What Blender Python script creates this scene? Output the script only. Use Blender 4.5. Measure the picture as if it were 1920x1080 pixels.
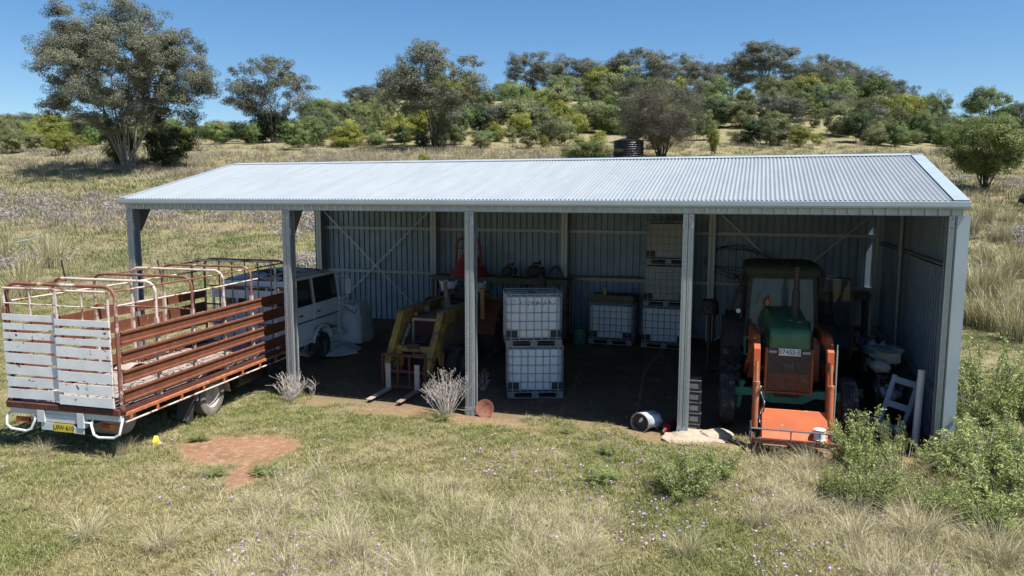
import bpy, bmesh, math, random
import numpy as np
from mathutils import Vector, Matrix
R = math.radians
for o in list(bpy.data.objects): bpy.data.objects.remove(o)
SC = bpy.context.scene
COL = SC.collection
# ------------------------------------------------------------------ camera, sky, sun, exposure
FPX, PITCH, ROLL, HC = 1397.7, .12, .0024, 4.32
cd = bpy.data.cameras.new('camera'); cam = bpy.data.objects.new('camera', cd); COL.objects.link(cam)
cam.location = (0, 0, HC); cam.rotation_mode = 'XYZ'
cd.sensor_width = 36; cd.lens = FPX / 1920 * 36; cd.clip_end = 6000; cd.clip_start = .1
cam.matrix_world = Matrix.Translation((0, 0, HC)) @ Matrix.Rotation(R(90) - PITCH, 4, 'X') @ Matrix.Rotation(ROLL, 4, 'Z')
SC.camera = cam
SUN = Vector((.437, -.272, 1)).normalized()
w = bpy.data.worlds.new('World'); SC.world = w; w.use_nodes = True
nt = w.node_tree; bg = nt.nodes['Background']
sk = nt.nodes.new('ShaderNodeTexSky'); sk.sky_type = 'NISHITA'; sk.sun_disc = False
sk.sun_elevation = math.asin(SUN.z); sk.sun_rotation = math.atan2(SUN.x, SUN.y)
sk.air_density = 1.0; sk.dust_density = .5; sk.ozone_density = 3.5; sk.altitude = 600
hs = nt.nodes.new('ShaderNodeHueSaturation'); hs.inputs['Saturation'].default_value = 1.22; nt.links.new(sk.outputs[0], hs.inputs['Color']); nt.links.new(hs.outputs[0], bg.inputs[0]); bg.inputs[1].default_value = .074
ld = bpy.data.lights.new('sun', 'SUN'); ld.energy = 5; ld.angle = R(.5); ld.color = (1, .955, .88)
sun = bpy.data.objects.new('sun', ld); COL.objects.link(sun); sun.rotation_euler = SUN.to_track_quat('Z', 'Y').to_euler(); sun.location = (30, -20, 60)
SC.view_settings.view_transform = 'Standard'; SC.view_settings.look = 'None'; SC.view_settings.exposure = .9; SC.view_settings.gamma = 1
SC.view_settings.use_curve_mapping = False
SC.render.engine = 'CYCLES'
CYC = SC.cycles; CYC.max_bounces = 5; CYC.diffuse_bounces = 2; CYC.glossy_bounces = 2; CYC.transmission_bounces = 3; CYC.transparent_max_bounces = 8
# ------------------------------------------------------------------ pixel, terrain and shed frames
def ray(px, py):
    x, y = px - 960, py - 540; c, s = math.cos(ROLL), math.sin(ROLL)
    a, b = (x * c + y * s) / FPX, -(-x * s + y * c) / FPX
    c, s = math.cos(PITCH), math.sin(PITCH)
    return (a, c + b * s, -s + b * c)
def G(px, py, z=0.):
    d = ray(px, py); t = (z - HC) / d[2]; return Vector((d[0] * t, d[1] * t, z))
X0, Y0, YAW = -8.70, 17.165, .316
CY, SY = math.cos(YAW), math.sin(YAW)
BAY, DEP, ZE, ZR, OV = 4.153, 7.68, 4.06, 5.226, .135
LEN = BAY * 4
def SH(u, v, z=0.): return Vector((X0 + u * CY + v * SY, Y0 - u * SY + v * CY, z))
def sp(x, k): return k * np.logaddexp(0, x / k)
def sstep(a, b, x):
    t = np.clip((x - a) / (b - a), 0, 1); return t * t * (3 - 2 * t)
def hgt(x, y):
    x = np.asarray(x, float); y = np.asarray(y, float)
    v = (x - X0) * SY + (y - Y0) * CY
    t = x / np.maximum(y, 20)
    m = sstep(-.34, -.12, t) * (1 - sstep(.42, .62, t))
    h = .055 * (sp(v - 1.2, .4) - sp(v - 9, .6)) + .15 * sp(y - 29, 3)
    h = h - .15 * (1 - m) * .36 * sp(y - 98, 6) + .075 * m * sp(y - 108, 6) - .15 * m * 1.9 * sp(y - 190, 10) - .12 * sp(y - 260, 30) * (1 - m) * .2
    far = sstep(22, 34, y) + sstep(18, 30, np.abs(x))
    far = np.clip(far, 0, 1)
    h = h + far * (.10 * np.sin(x * .31 + 1.3) * np.sin(y * .27 + .4) + .05 * np.sin(x * .9 + y * .5) * np.sin(y * 1.1 - x * .3))
    h = h + .018 * np.sin(x * 2.1 + 1) * np.sin(y * 1.7) * (1 - sstep(-1, .5, v))
    return h
def gz(p): return float(hgt(p[0], p[1]))
def GT(px, py, dmin=7., dmax=420.):
    d = ray(px, py); n = 6000
    Y = np.geomspace(dmin, dmax, n); t = Y / d[1]
    hit = np.where(HC + d[2] * t <= hgt(d[0] * t, Y))[0]
    if len(hit) == 0: return None
    t = t[hit[0]]; return Vector((d[0] * t, d[1] * t, float(hgt(d[0] * t, d[1] * t))))
# ------------------------------------------------------------------ object helpers
def link(o, parent=None):
    COL.objects.link(o)
    if parent is not None: o.parent = parent
    return o
def tag(o, label, cat, group=None, kind=None):
    if label: o['label'] = label
    if cat: o['category'] = cat
    if group: o['group'] = group
    if kind: o['kind'] = kind
    return o
def thing(name, label, cat, loc=(0, 0, 0), rotz=0., group=None, rot=None):
    o = bpy.data.objects.new(name, None); o.empty_display_size = .2; link(o)
    o.location = loc; o.rotation_euler = rot if rot else (0, 0, rotz)
    return tag(o, label, cat, group)
def V3(a): return Vector(a)
class MB:
    def __init__(s): s.v = []; s.f = []; s.m = []
    def add(s, vs, fs, m=0):
        n = len(s.v); s.v.extend([tuple(a) for a in vs]); s.f.extend([tuple(i + n for i in f) for f in fs]); s.m.extend([m] * len(fs)); return s
    def hexa(s, p, m=0):
        return s.add(p, [(0, 3, 2, 1), (4, 5, 6, 7), (0, 1, 5, 4), (1, 2, 6, 5), (2, 3, 7, 6), (3, 0, 4, 7)], m)
    def box(s, x0, x1, y0, y1, z0, z1, m=0):
        return s.hexa([(x0, y0, z0), (x1, y0, z0), (x1, y1, z0), (x0, y1, z0), (x0, y0, z1), (x1, y0, z1), (x1, y1, z1), (x0, y1, z1)], m)
    def beam(s, p, q, w, h, up=(0, 0, 1), m=0):
        p, q = V3(p), V3(q); d = (q - p).normalized(); up = V3(up)
        if abs(d.dot(up)) > .98: up = V3((0, 1, 0)) if abs(d.y) < .9 else V3((1, 0, 0))
        a = d.cross(up).normalized() * w / 2; b = a.cross(d).normalized() * h / 2
        return s.hexa([p - a - b, p + a - b, p + a + b, p - a + b, q - a - b, q + a - b, q + a + b, q - a + b], m)
    def tube(s, pts, r, n=8, m=0, closed=False):
        pts = [V3(p) for p in pts]; k = len(pts); rs = r if isinstance(r, (list, tuple)) else [r] * k
        d0 = (pts[1] - pts[0]).normalized(); a = d0.orthogonal().normalized(); vs = []
        for i in range(k):
            if closed: d = (pts[(i + 1) % k] - pts[i - 1]).normalized()
            else: d = (pts[min(i + 1, k - 1)] - pts[max(i - 1, 0)]).normalized()
            a = (a - d * a.dot(d)).normalized(); b = d.cross(a)
            for j in range(n):
                t = 2 * math.pi * j / n; vs.append(pts[i] + (a * math.cos(t) + b * math.sin(t)) * rs[i])
        fs = [(i * n + j, i * n + (j + 1) % n, (i + 1) * n + (j + 1) % n, (i + 1) * n + j) for i in range(k - 1) for j in range(n)]
        if closed:
            i = k - 1; fs += [(i * n + j, i * n + (j + 1) % n, (j + 1) % n, j) for j in range(n)]
        else: fs += [tuple(range(n))[::-1], tuple((k - 1) * n + j for j in range(n))]
        return s.add(vs, fs, m)
    def lathe(s, prof, n=24, c=(0, 0, 0), axis='z', m=0, caps=True):
        vs = []
        for (r, h) in prof:
            for j in range(n):
                t = 2 * math.pi * j / n; a, b = r * math.cos(t), r * math.sin(t)
                p = (a, b, h) if axis == 'z' else ((h, a, b) if axis == 'x' else (b, h, a))
                vs.append((p[0] + c[0], p[1] + c[1], p[2] + c[2]))
        k = len(prof)
        fs = [(i * n + j, i * n + (j + 1) % n, (i + 1) * n + (j + 1) % n, (i + 1) * n + j) for i in range(k - 1) for j in range(n)]
        if caps: fs += [tuple(range(n))[::-1], tuple((k - 1) * n + j for j in range(n))]
        return s.add(vs, fs, m)
    def prism(s, poly, lo, hi, axis='x', m=0):
        n = len(poly); mk = {'x': lambda p, t: (t, p[0], p[1]), 'y': lambda p, t: (p[0], t, p[1]), 'z': lambda p, t: (p[0], p[1], t)}[axis]
        vs = [mk(p, lo) for p in poly] + [mk(p, hi) for p in poly]
        fs = [(i, (i + 1) % n, n + (i + 1) % n, n + i) for i in range(n)] + [tuple(range(n))[::-1], tuple(range(n, 2 * n))]
        return s.add(vs, fs, m)
    def quad(s, a, b, c, d, m=0): return s.add([a, b, c, d], [(0, 1, 2, 3)], m)
    def strip(s, A, B, m=0):
        n = len(A); return s.add(list(A) + list(B), [(i, i + 1, n + i + 1, n + i) for i in range(n - 1)], m)
    def mesh(s, name, mats=None, smooth=False, fix=True):
        me = bpy.data.meshes.new(name); me.from_pydata(s.v, [], s.f)
        if fix:
            bm = bmesh.new(); bm.from_mesh(me); bmesh.ops.recalc_face_normals(bm, faces=bm.faces); bm.to_mesh(me); bm.free()
        for mt in (mats if isinstance(mats, (list, tuple)) else [mats]):
            if mt: me.materials.append(mt)
        if any(s.m): me.polygons.foreach_set('material_index', s.m)
        if smooth: me.shade_smooth(); me.set_sharp_from_angle(angle=R(38))
        return me
    def build(s, name, mat, parent=None, smooth=False, bev=0, loc=None, rot=None, fix=True):
        o = bpy.data.objects.new(name, s.mesh(name, mat, smooth, fix)); link(o, parent)
        if bev:
            b = o.modifiers.new('bevel', 'BEVEL'); b.width = bev; b.segments = 2; b.limit_method = 'ANGLE'; b.angle_limit = R(35)
        if loc is not None: o.location = loc
        if rot is not None: o.rotation_euler = rot
        return o
def inst(me, name, parent=None, loc=(0, 0, 0), rot=(0, 0, 0), scale=None):
    o = bpy.data.objects.new(name, me); link(o, parent); o.location = loc; o.rotation_euler = rot
    if scale: o.scale = scale
    return o
def copy_tree(o, parent=None):
    c = o.copy(); COL.objects.link(c); c.parent = parent
    for ch in [x for x in o.children]: copy_tree(ch, c)
    return c
def text(body, size, mat, parent, loc, rot, name='lettering', ext=.0015):
    cu = bpy.data.curves.new('t', 'FONT'); cu.body = body; cu.size = size; cu.extrude = ext; cu.align_x = 'CENTER'; cu.align_y = 'CENTER'
    t = bpy.data.objects.new('t', cu); COL.objects.link(t)
    me = bpy.data.meshes.new_from_object(t.evaluated_get(bpy.context.evaluated_depsgraph_get()))
    bpy.data.objects.remove(t); me.name = name; me.materials.clear(); me.materials.append(mat)
    return inst(me, name, parent, loc, rot)
def arc(c, r, a0, a1, n, plane='yz', x=0.):
    out = []
    for i in range(n + 1):
        a = R(a0 + (a1 - a0) * i / n); p, q = c[0] + r * math.cos(a), c[1] + r * math.sin(a)
        out.append({'yz': (x, p, q), 'xz': (p, x, q), 'xy': (p, q, x)}[plane])
    return out
# ------------------------------------------------------------------ materials
def nodes(name):
    m = bpy.data.materials.new(name); m.use_nodes = True; t = m.node_tree
    return m, t, t.nodes['Principled BSDF'], (lambda ty: t.nodes.new(ty)), t.links.new
def mixc(N, L, fac, a, b):
    n = N('ShaderNodeMix'); n.data_type = 'RGBA'
    for k, s in ((0, fac), (6, a), (7, b)):
        if hasattr(s, 'is_linked'): L(s, n.inputs[k])
        elif k == 0: n.inputs[0].default_value = s
        else: n.inputs[k].default_value = (*s, 1)
    return n.outputs[2]
def noise(N, L, vec, scale, detail=4, rough=.55):
    n = N('ShaderNodeTexNoise'); n.inputs['Scale'].default_value = scale; n.inputs['Detail'].default_value = detail; n.inputs['Roughness'].default_value = rough
    if vec is not None: L(vec, n.inputs['Vector'])
    return n.outputs['Fac']
def mrange(N, L, v, a, b, c=0., d=1.):
    n = N('ShaderNodeMapRange'); n.inputs[1].default_value = a; n.inputs[2].default_value = b; n.inputs[3].default_value = c; n.inputs[4].default_value = d; n.clamp = True
    L(v, n.inputs[0]); return n.outputs[0]
def mat(name, c1, c2=None, scale=6., rough=.6, metal=0., c3=None, thr=(.58, .64), s3=5., bump=0., bscale=40., spec=.5, stretch=None, streak=None):
    """two-tone noise, an optional third colour as wear patches with their own outline, fine relief"""
    m, t, P, N, L = nodes(name); c2 = c2 or tuple(x * .8 for x in c1)
    tc = N('ShaderNodeTexCoord'); vec = tc.outputs['Object']
    oi = N('ShaderNodeObjectInfo'); add = N('ShaderNodeVectorMath'); add.operation = 'ADD'; L(vec, add.inputs[0])
    sc = N('ShaderNodeVectorMath'); sc.operation = 'SCALE'; sc.inputs[3].default_value = 37.; cx = N('ShaderNodeCombineXYZ'); L(oi.outputs['Random'], cx.inputs[0]); L(oi.outputs['Random'], cx.inputs[1])
    L(cx.outputs[0], sc.inputs[0]); L(sc.outputs[0], add.inputs[1]); vec = add.outputs[0]
    if stretch:
        mp = N('ShaderNodeMapping'); mp.inputs['Scale'].default_value = stretch; L(vec, mp.inputs[0]); vec2 = mp.outputs[0]
    else: vec2 = vec
    f = mrange(N, L, noise(N, L, vec2, scale), .35, .65)
    col = mixc(N, L, f, c1, c2)
    rgh = mrange(N, L, noise(N, L, vec, scale * 3), .3, .7, max(0, rough - .08), min(1, rough + .1))
    if c3:
        g = mrange(N, L, noise(N, L, vec2, s3, 8, .65), *thr); col = mixc(N, L, g, col, c3)
        mx = N('ShaderNodeMath'); mx.operation = 'MAXIMUM'; L(rgh, mx.inputs[0]); g2 = N('ShaderNodeMath'); g2.operation = 'MULTIPLY'; g2.inputs[1].default_value = .85; L(g, g2.inputs[0]); L(g2.outputs[0], mx.inputs[1]); rgh = mx.outputs[0]
        if metal:
            iv = N('ShaderNodeMath'); iv.operation = 'MULTIPLY_ADD'; iv.inputs[1].default_value = -metal; iv.inputs[2].default_value = metal; L(g, iv.inputs[0]); L(iv.outputs[0], P.inputs['Metallic'])
    L(col, P.inputs['Base Color']); L(rgh, P.inputs['Roughness'])
    if not (c3 and metal): P.inputs['Metallic'].default_value = metal
    P.inputs['Specular IOR Level'].default_value = spec
    if bump:
        b = N('ShaderNodeBump'); b.inputs['Strength'].default_value = bump; b.inputs['Distance'].default_value = .01
        L(noise(N, L, vec, bscale, 6), b.inputs['Height']); L(b.outputs[0], P.inputs['Normal'])
    return m
def glassm(name, col=(.02, .03, .03), alpha=.75):
    m, t, P, N, L = nodes(name); P.inputs['Base Color'].default_value = (*col, 1); P.inputs['Roughness'].default_value = .08
    P.inputs['Alpha'].default_value = alpha; return m
def leafm(name, ca, cb, cc, trans=.3, hv=.25):
    m, t, P, N, L = nodes(name)
    at = N('ShaderNodeAttribute'); at.attribute_name = 'var'
    cr = N('ShaderNodeValToRGB'); e = cr.color_ramp.elements; e[0].color = (*ca, 1); e[1].color = (*cc, 1); k = e.new(.5); k.color = (*cb, 1); L(at.outputs['Fac'], cr.inputs[0])
    oi = N('ShaderNodeObjectInfo'); h = N('ShaderNodeHueSaturation'); L(cr.outputs[0], h.inputs['Color']); L(mrange(N, L, oi.outputs['Random'], 0, 1, 1 - hv, 1 + hv), h.inputs['Value'])
    L(h.outputs[0], P.inputs['Base Color']); P.inputs['Roughness'].default_value = .55; P.inputs['Specular IOR Level'].default_value = .35
    tr = N('ShaderNodeBsdfTranslucent'); L(h.outputs[0], tr.inputs[0]); mx = N('ShaderNodeMixShader'); mx.inputs[0].default_value = trans
    out = t.nodes['Material Output']; L(P.outputs[0], mx.inputs[1]); L(tr.outputs[0], mx.inputs[2]); L(mx.outputs[0], out.inputs[0])
    return m
M = {}
M['roof'] = mat('zinc_roof', (.265, .295, .315), (.235, .265, .29), 1.2, .5, .06, c3=(.235, .255, .27), thr=(.60, .72), s3=1.3, stretch=(3, .5, 1), spec=.2)
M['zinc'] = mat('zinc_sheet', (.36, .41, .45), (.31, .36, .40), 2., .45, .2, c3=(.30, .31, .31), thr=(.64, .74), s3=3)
M['flash'] = mat('zinc_flashing', (.38, .44, .49), (.34, .40, .45), 1.5, .4, .25)
M['wallin'] = mat('zinc_wall', (.22, .295, .365), (.165, .23, .29), 1.4, .5, .15, c3=(.2, .2, .2), thr=(.68, .75), s3=4)  # darkened copy of the zinc sheet, interior shade put into its colour
M['galv'] = mat('galvanised', (.36, .39, .40), (.27, .30, .32), 30, .42, .45, c3=(.43, .45, .45), thr=(.55, .6), s3=60)
M['galvd'] = mat('galvanised_dull', (.20, .215, .225), (.15, .16, .17), 20, .5, .35)
M['rust'] = mat('rust_plank', (.165, .054, .025), (.12, .038, .018), 3, .75, 0, c3=(.36, .30, .26), thr=(.66, .70), s3=7, bump=.15, stretch=(2, 2.5, .5))
M['rustd'] = mat('rust_dark', (.11, .035, .022), (.06, .022, .017), 6, .8, 0, bump=.3)
M['rusto'] = mat('rust_orange', (.42, .15, .06), (.3, .09, .04), 7, .7, 0, c3=(.55, .42, .34), thr=(.6, .68), s3=12, bump=.2)
M['pipe'] = mat('worn_pipe', (.58, .49, .44), (.46, .36, .31), 6, .6, 0, c3=(.20, .07, .04), thr=(.53, .60), s3=3)
M['piped'] = mat('worn_pipe_rust', (.22, .085, .055), (.16, .06, .042), 5, .7, 0, c3=(.50, .41, .37), thr=(.54, .62), s3=3)
M['gate'] = mat('gate_white', (.76, .76, .76), (.64, .65, .67), 3, .55, 0, c3=(.17, .055, .035), thr=(.615, .635), s3=5, bump=.05)
M['white'] = mat('white_paint', (.60, .62, .64), (.52, .55, .58), 3, .45, 0, c3=(.25, .17, .13), thr=(.70, .74), s3=10)
M['cab'] = mat('cab_paint', (.66, .74, .78), (.60, .68, .73), 2, .35, 0, c3=(.22, .13, .09), thr=(.70, .73), s3=8)
M['cabroof'] = mat('peeling_roof', (.60, .63, .65), (.52, .55, .57), 2, .5, 0, c3=(.012, .012, .014), thr=(.485, .50), s3=1.3)
M['black'] = mat('black_plastic', (.02, .02, .022), (.012, .012, .014), 5, .6)
M['rubber'] = mat('rubber', (.035, .034, .033), (.022, .022, .022), 8, .85, 0, c3=(.16, .14, .12), thr=(.52, .66), s3=6, bump=.2)
M['rubdust'] = mat('dusty_rubber', (.20, .18, .155), (.13, .12, .105), 6, .9, bump=.3)
M['rim'] = mat('rim_steel', (.50, .45, .40), (.38, .33, .29), 8, .6)
M['rimd'] = mat('rim_dark', (.10, .10, .105), (.06, .06, .065), 8, .6)
M['deck'] = mat('deck_timber', (.36, .31, .27), (.22, .18, .155), 8, .9, stretch=(6, .8, 1), bump=.4)
M['dung'] = mat('deck_litter', (.42, .38, .34), (.2, .17, .14), 14, .95, bump=.8, bscale=60)
M['flap'] = mat('mud_flap', (.055, .055, .055), (.035, .035, .036), 4, .7, c3=(.2, .17, .15), thr=(.6, .7), s3=3)
M['guard'] = mat('guard_primer', (.40, .34, .30), (.30, .25, .22), 4, .7, c3=(.2, .08, .05), thr=(.62, .68), s3=5)
M['red'] = mat('lens_red', (.35, .02, .015), None, 4, .25); M['amber'] = mat('lens_amber', (.55, .14, .01), None, 4, .25)
M['plyel'] = mat('plate_yellow', (.70, .55, .05), (.6, .46, .05), 5, .5); M['plwh'] = mat('plate_white', (.78, .78, .76), None, 5, .45)
M['ink'] = mat('plate_ink', (.02, .02, .025), None, 5, .5); M['inkb'] = mat('plate_ink_blue', (.02, .03, .09), None, 5, .5)
M['glass'] = glassm('window_glass'); M['glassl'] = glassm('window_glass_light', (.10, .13, .14), .5)
M['seat'] = mat('seat_vinyl', (.03, .03, .033), None, 4, .6)
M['yel'] = mat('loader_yellow', (.36, .215, .04), (.28, .165, .035), 3, .7, 0, c3=(.13, .09, .055), thr=(.50, .58), s3=5, bump=.15)
M['yeld'] = mat('loader_dusty', (.26, .21, .15), (.17, .135, .10), 7, .9, c3=(.36, .22, .04), thr=(.6, .66), s3=6, bump=.4)
M['grn'] = mat('tractor_green', (.07, .17, .075), (.055, .135, .06), 3, .5, 0, c3=(.10, .12, .08), thr=(.62, .7), s3=4)
M['grnt'] = mat('axle_green', (.05, .22, .14), (.04, .16, .11), 4, .6, 0, c3=(.08, .07, .05), thr=(.6, .68), s3=6)
M['org'] = mat('loader_orange', (.42, .085, .018), (.34, .065, .016), 3, .5, 0, c3=(.14, .05, .028), thr=(.56, .62), s3=7)
M['orgw'] = mat('bucket_orange', (.50, .105, .02), (.40, .08, .017), 4, .55, 0, c3=(.42, .27, .17), thr=(.61, .64), s3=4, bump=.15)
M['grille'] = mat('grille_brown', (.085, .055, .045), (.06, .04, .034), 10, .7)
M['ibc'] = mat('tank_plastic', (.60, .63, .66), (.53, .57, .61), 1.5, .5, 0, c3=(.5, .5, .5), thr=(.66, .74), s3=2)
M['ibcd'] = mat('tank_plastic_dirty', (.36, .37, .37), (.29, .30, .30), 1.5, .6, 0, c3=(.22, .18, .14), thr=(.62, .70), s3=3)
M['soot'] = mat('tank_grime', (.05, .04, .03), (.09, .07, .05), 8, .9)
M['cage'] = mat('tank_cage', (.36, .38, .39), (.28, .29, .30), 14, .5, .4)
M['spred'] = mat('spreader_red', (.30, .022, .02), (.22, .018, .017), 3, .55, 0, c3=(.20, .09, .06), thr=(.62, .68), s3=8)
M['wood'] = mat('weathered_timber', (.16, .125, .09), (.10, .08, .06), 6, .85, stretch=(1, 6, 6), bump=.3)
M['woody'] = mat('pale_timber', (.42, .30, .16), (.34, .24, .13), 6, .8, stretch=(6, 1, 6))
M['iron'] = mat('old_iron', (.075, .06, .05), (.045, .038, .034), 8, .7, .3, bump=.3)
M['bag'] = mat('woven_bag', (.62, .64, .66), (.52, .54, .57), 5, .8, bump=.2)
M['tarp'] = mat('tarp', (.52, .56, .60), (.40, .44, .48), 3, .8, c3=(.10, .25, .2), thr=(.66, .7), s3=2, bump=.3)
M['pvc'] = mat('pvc_white', (.74, .75, .76), (.66, .67, .68), 3, .45)
M['carton'] = mat('carton', (.50, .43, .34), (.42, .36, .28), 5, .85); M['paper'] = mat('paper_sack', (.40, .39, .37), (.30, .29, .27), 5, .8, bump=.3)
M['panel'] = mat('grey_blue_plastic', (.34, .40, .48), (.28, .34, .42), 3, .5); M['bluep'] = mat('blue_plastic', (.05, .10, .22), (.04, .08, .18), 3, .5); M['wire'] = mat('blue_wire', (.25, .36, .44), (.18, .27, .34), 9, .6)  # panel: white plastic, the dark bay's shade put into its grey blue
M['tealp'] = mat('teal_plastic', (.03, .13, .10), None, 3, .5)
M['conc'] = mat('concrete', (.42, .34, .26), (.31, .25, .19), 8, .9, bump=.3)
M['stone'] = mat('pale_stone', (.46, .38, .29), (.34, .28, .21), 6, .9, bump=.6)
M['bark'] = mat('gum_bark', (.30, .26, .225), (.15, .125, .105), 3, .9, stretch=(3, 3, .6), bump=.4)
M['barkd'] = mat('dark_bark', (.075, .062, .052), (.05, .042, .036), 3, .95, bump=.5)
M['tank'] = mat('poly_tank', (.02, .022, .026), (.014, .016, .02), 2, .4)
M['cow'] = mat('cow_hide', (.014, .013, .014), (.022, .019, .018), 5, .7); M['cowp'] = mat('cow_pink', (.28, .14, .11), None, 5, .7)
M['dryw'] = mat('dry_stem', (.56, .51, .47), (.42, .37, .33), 8, .9); M['twig'] = mat('dry_twig', (.24, .19, .16), (.16, .13, .11), 8, .9)
# ------------------------------------------------------------------ ground
def axis(dense0, dense1, st, lo, hi, k=1.09):
    a = list(np.arange(dense0, dense1 + 1e-6, st)); s = st; x = a[0]; L = []
    while x > lo: s *= k; x -= s; L.append(x)
    s = st; x = a[-1]
    while x < hi: s *= k; x += s; a.append(x)
    return np.array(L[::-1] + a)
GX = axis(-15, 16, .14, -2500, 2500, 1.08); GY = axis(5, 27, .14, -400, 3500, 1.05)
gx, gy = np.meshgrid(GX, GY); gzz = hgt(gx, gy)
def fnoise(x, y, seed=0):
    r = np.random.RandomState(seed); s = 0
    for k in range(7):
        a = r.uniform(0, 6.28, 3); f = .9 * 1.55 ** k
        s = s + np.sin(f * (x * math.cos(a[0]) + y * math.sin(a[0])) + a[1] + 1.3 * np.sin(f * .7 * (x * math.sin(a[2]) - y * math.cos(a[2])))) / 1.35 ** k
    return s / 3.2
def uvof(x, y): return (x - X0) * CY - (y - Y0) * SY, (x - X0) * SY + (y - Y0) * CY
def dirtmask(x, y):
    u, v = uvof(x, y); n = fnoise(x, y, 3)
    ins = sstep(-.15, .5, v + n * .35) * sstep(-.6, .4, u + n * .3) * (1 - sstep(LEN - .1, LEN + .6, u + n * .2)) * (1 - sstep(DEP - .1, DEP + .5, v + n * .2))
    e1 = np.sqrt(((x + 4.62) / 1.22) ** 2 + ((y - 12.52) / .82) ** 2); e2 = np.sqrt(((x + 4.15) / .35) ** 2 + ((y - 11.4) / .9) ** 2)
    pat = 1 - sstep(.62, 1.1, np.minimum(e1, e2) + n * .22 + .1 * fnoise(x * 4, y * 4, 8))
    n2 = fnoise(x * .75, y * .75, 41); near = (1 - sstep(13, 15.5, y)) * (np.abs(x) < 14); spots = .75 * sstep(.62, .95, n2 + .2 * n) * near; lip = .7 * sstep(-.9, -.1, v + .4 * n) * (1 - sstep(.2, .6, v)) * sstep(-.2, .8, n + .45) * (u > -.5) * (u < LEN)
    rt = 1 - sstep(.5, 1.1, np.sqrt(((x + 16) / 5) ** 2 + ((y - 44) / .9) ** 2) + n * .3)
    rr = 1 - sstep(.6, 1.1, np.sqrt(((x - 36) / 6) ** 2 + ((y - 55) / 1.6) ** 2) + n * .25)
    return np.clip(np.maximum.reduce([ins, pat, spots, lip, rt * .6, rr * .45]), 0, 1)
ny, nx = gx.shape
me = bpy.data.meshes.new('ground'); me.vertices.add(nx * ny); me.vertices.foreach_set('co', np.stack([gx, gy, gzz], -1).ravel())
idx = np.arange(nx * ny).reshape(ny, nx); q = np.stack([idx[:-1, :-1], idx[:-1, 1:], idx[1:, 1:], idx[1:, :-1]], -1).reshape(-1, 4)
me.loops.add(q.size); me.polygons.add(len(q)); me.loops.foreach_set('vertex_index', q.ravel()); me.polygons.foreach_set('loop_start', np.arange(0, q.size, 4)); me.update(calc_edges=True)
at = me.attributes.new('dirt', 'FLOAT', 'POINT'); at.data.foreach_set('value', dirtmask(gx, gy).ravel())
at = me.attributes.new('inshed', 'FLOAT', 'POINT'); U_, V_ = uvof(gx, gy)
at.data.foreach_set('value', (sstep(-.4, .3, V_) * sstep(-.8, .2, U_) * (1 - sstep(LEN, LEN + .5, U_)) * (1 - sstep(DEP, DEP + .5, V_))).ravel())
me.shade_smooth()
def grassnoise(N, L):
    g = N('ShaderNodeNewGeometry'); p = g.outputs['Position']
    mp = N('ShaderNodeMapping'); mp.inputs['Scale'].default_value = (1, 1, 0); L(p, mp.inputs[0]); p = mp.outputs[0]
    return p, noise(N, L, p, .32, 5, .6), noise(N, L, p, 1.9, 4, .6)
m, t, P, N, L = nodes('ground_soil_grass')
p, n1, n2 = grassnoise(N, L)
gcol = mixc(N, L, mrange(N, L, n1, .38, .62), (.20, .20, .075), (.34, .29, .165))
gcol = mixc(N, L, mrange(N, L, n2, .45, .72), gcol, (.32, .27, .175))
n3 = noise(N, L, p, 26, 6, .7); gcol = mixc(N, L, mrange(N, L, n3, .35, .65, 0, .75), gcol, (.095, .08, .045))
n4 = noise(N, L, p, .75, 6, .65); gcol = mixc(N, L, mrange(N, L, n4, .56, .72, 0, .6), gcol, (.27, .225, .19))
da = N('ShaderNodeAttribute'); da.attribute_name = 'dirt'; ia = N('ShaderNodeAttribute'); ia.attribute_name = 'inshed'
dcol = mixc(N, L, mrange(N, L, noise(N, L, p, 1.3, 6), .35, .65), (.29, .165, .10), (.21, .115, .07))
dcol = mixc(N, L, mrange(N, L, noise(N, L, p, 7, 8, .7), .5, .62, 0, .75), dcol, (.38, .26, .165))
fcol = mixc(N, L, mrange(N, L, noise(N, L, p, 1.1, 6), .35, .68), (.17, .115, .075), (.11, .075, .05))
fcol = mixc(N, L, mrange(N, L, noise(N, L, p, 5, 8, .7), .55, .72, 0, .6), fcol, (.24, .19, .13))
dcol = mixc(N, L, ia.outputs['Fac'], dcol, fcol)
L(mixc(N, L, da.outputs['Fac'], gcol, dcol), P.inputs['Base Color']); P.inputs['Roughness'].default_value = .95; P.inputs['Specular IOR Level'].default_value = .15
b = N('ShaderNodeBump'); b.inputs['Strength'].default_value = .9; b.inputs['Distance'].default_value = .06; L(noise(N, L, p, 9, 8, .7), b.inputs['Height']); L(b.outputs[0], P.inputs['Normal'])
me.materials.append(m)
ground = bpy.data.objects.new('ground', me); link(ground); ground['kind'] = 'structure'
# ------------------------------------------------------------------ the shed
shed = thing('farm_shed', 'long open fronted zinc farm shed with low gable roof', 'shed', SH(0, 0, 0), -YAW)
ZEV = 4.275; VE = -.15                                    # roof edge height and overhang
def rz(v): return ZEV + (ZR - ZEV) * (v - VE) / (DEP / 2 - VE) if v <= DEP / 2 else rz(DEP - v)
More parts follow.
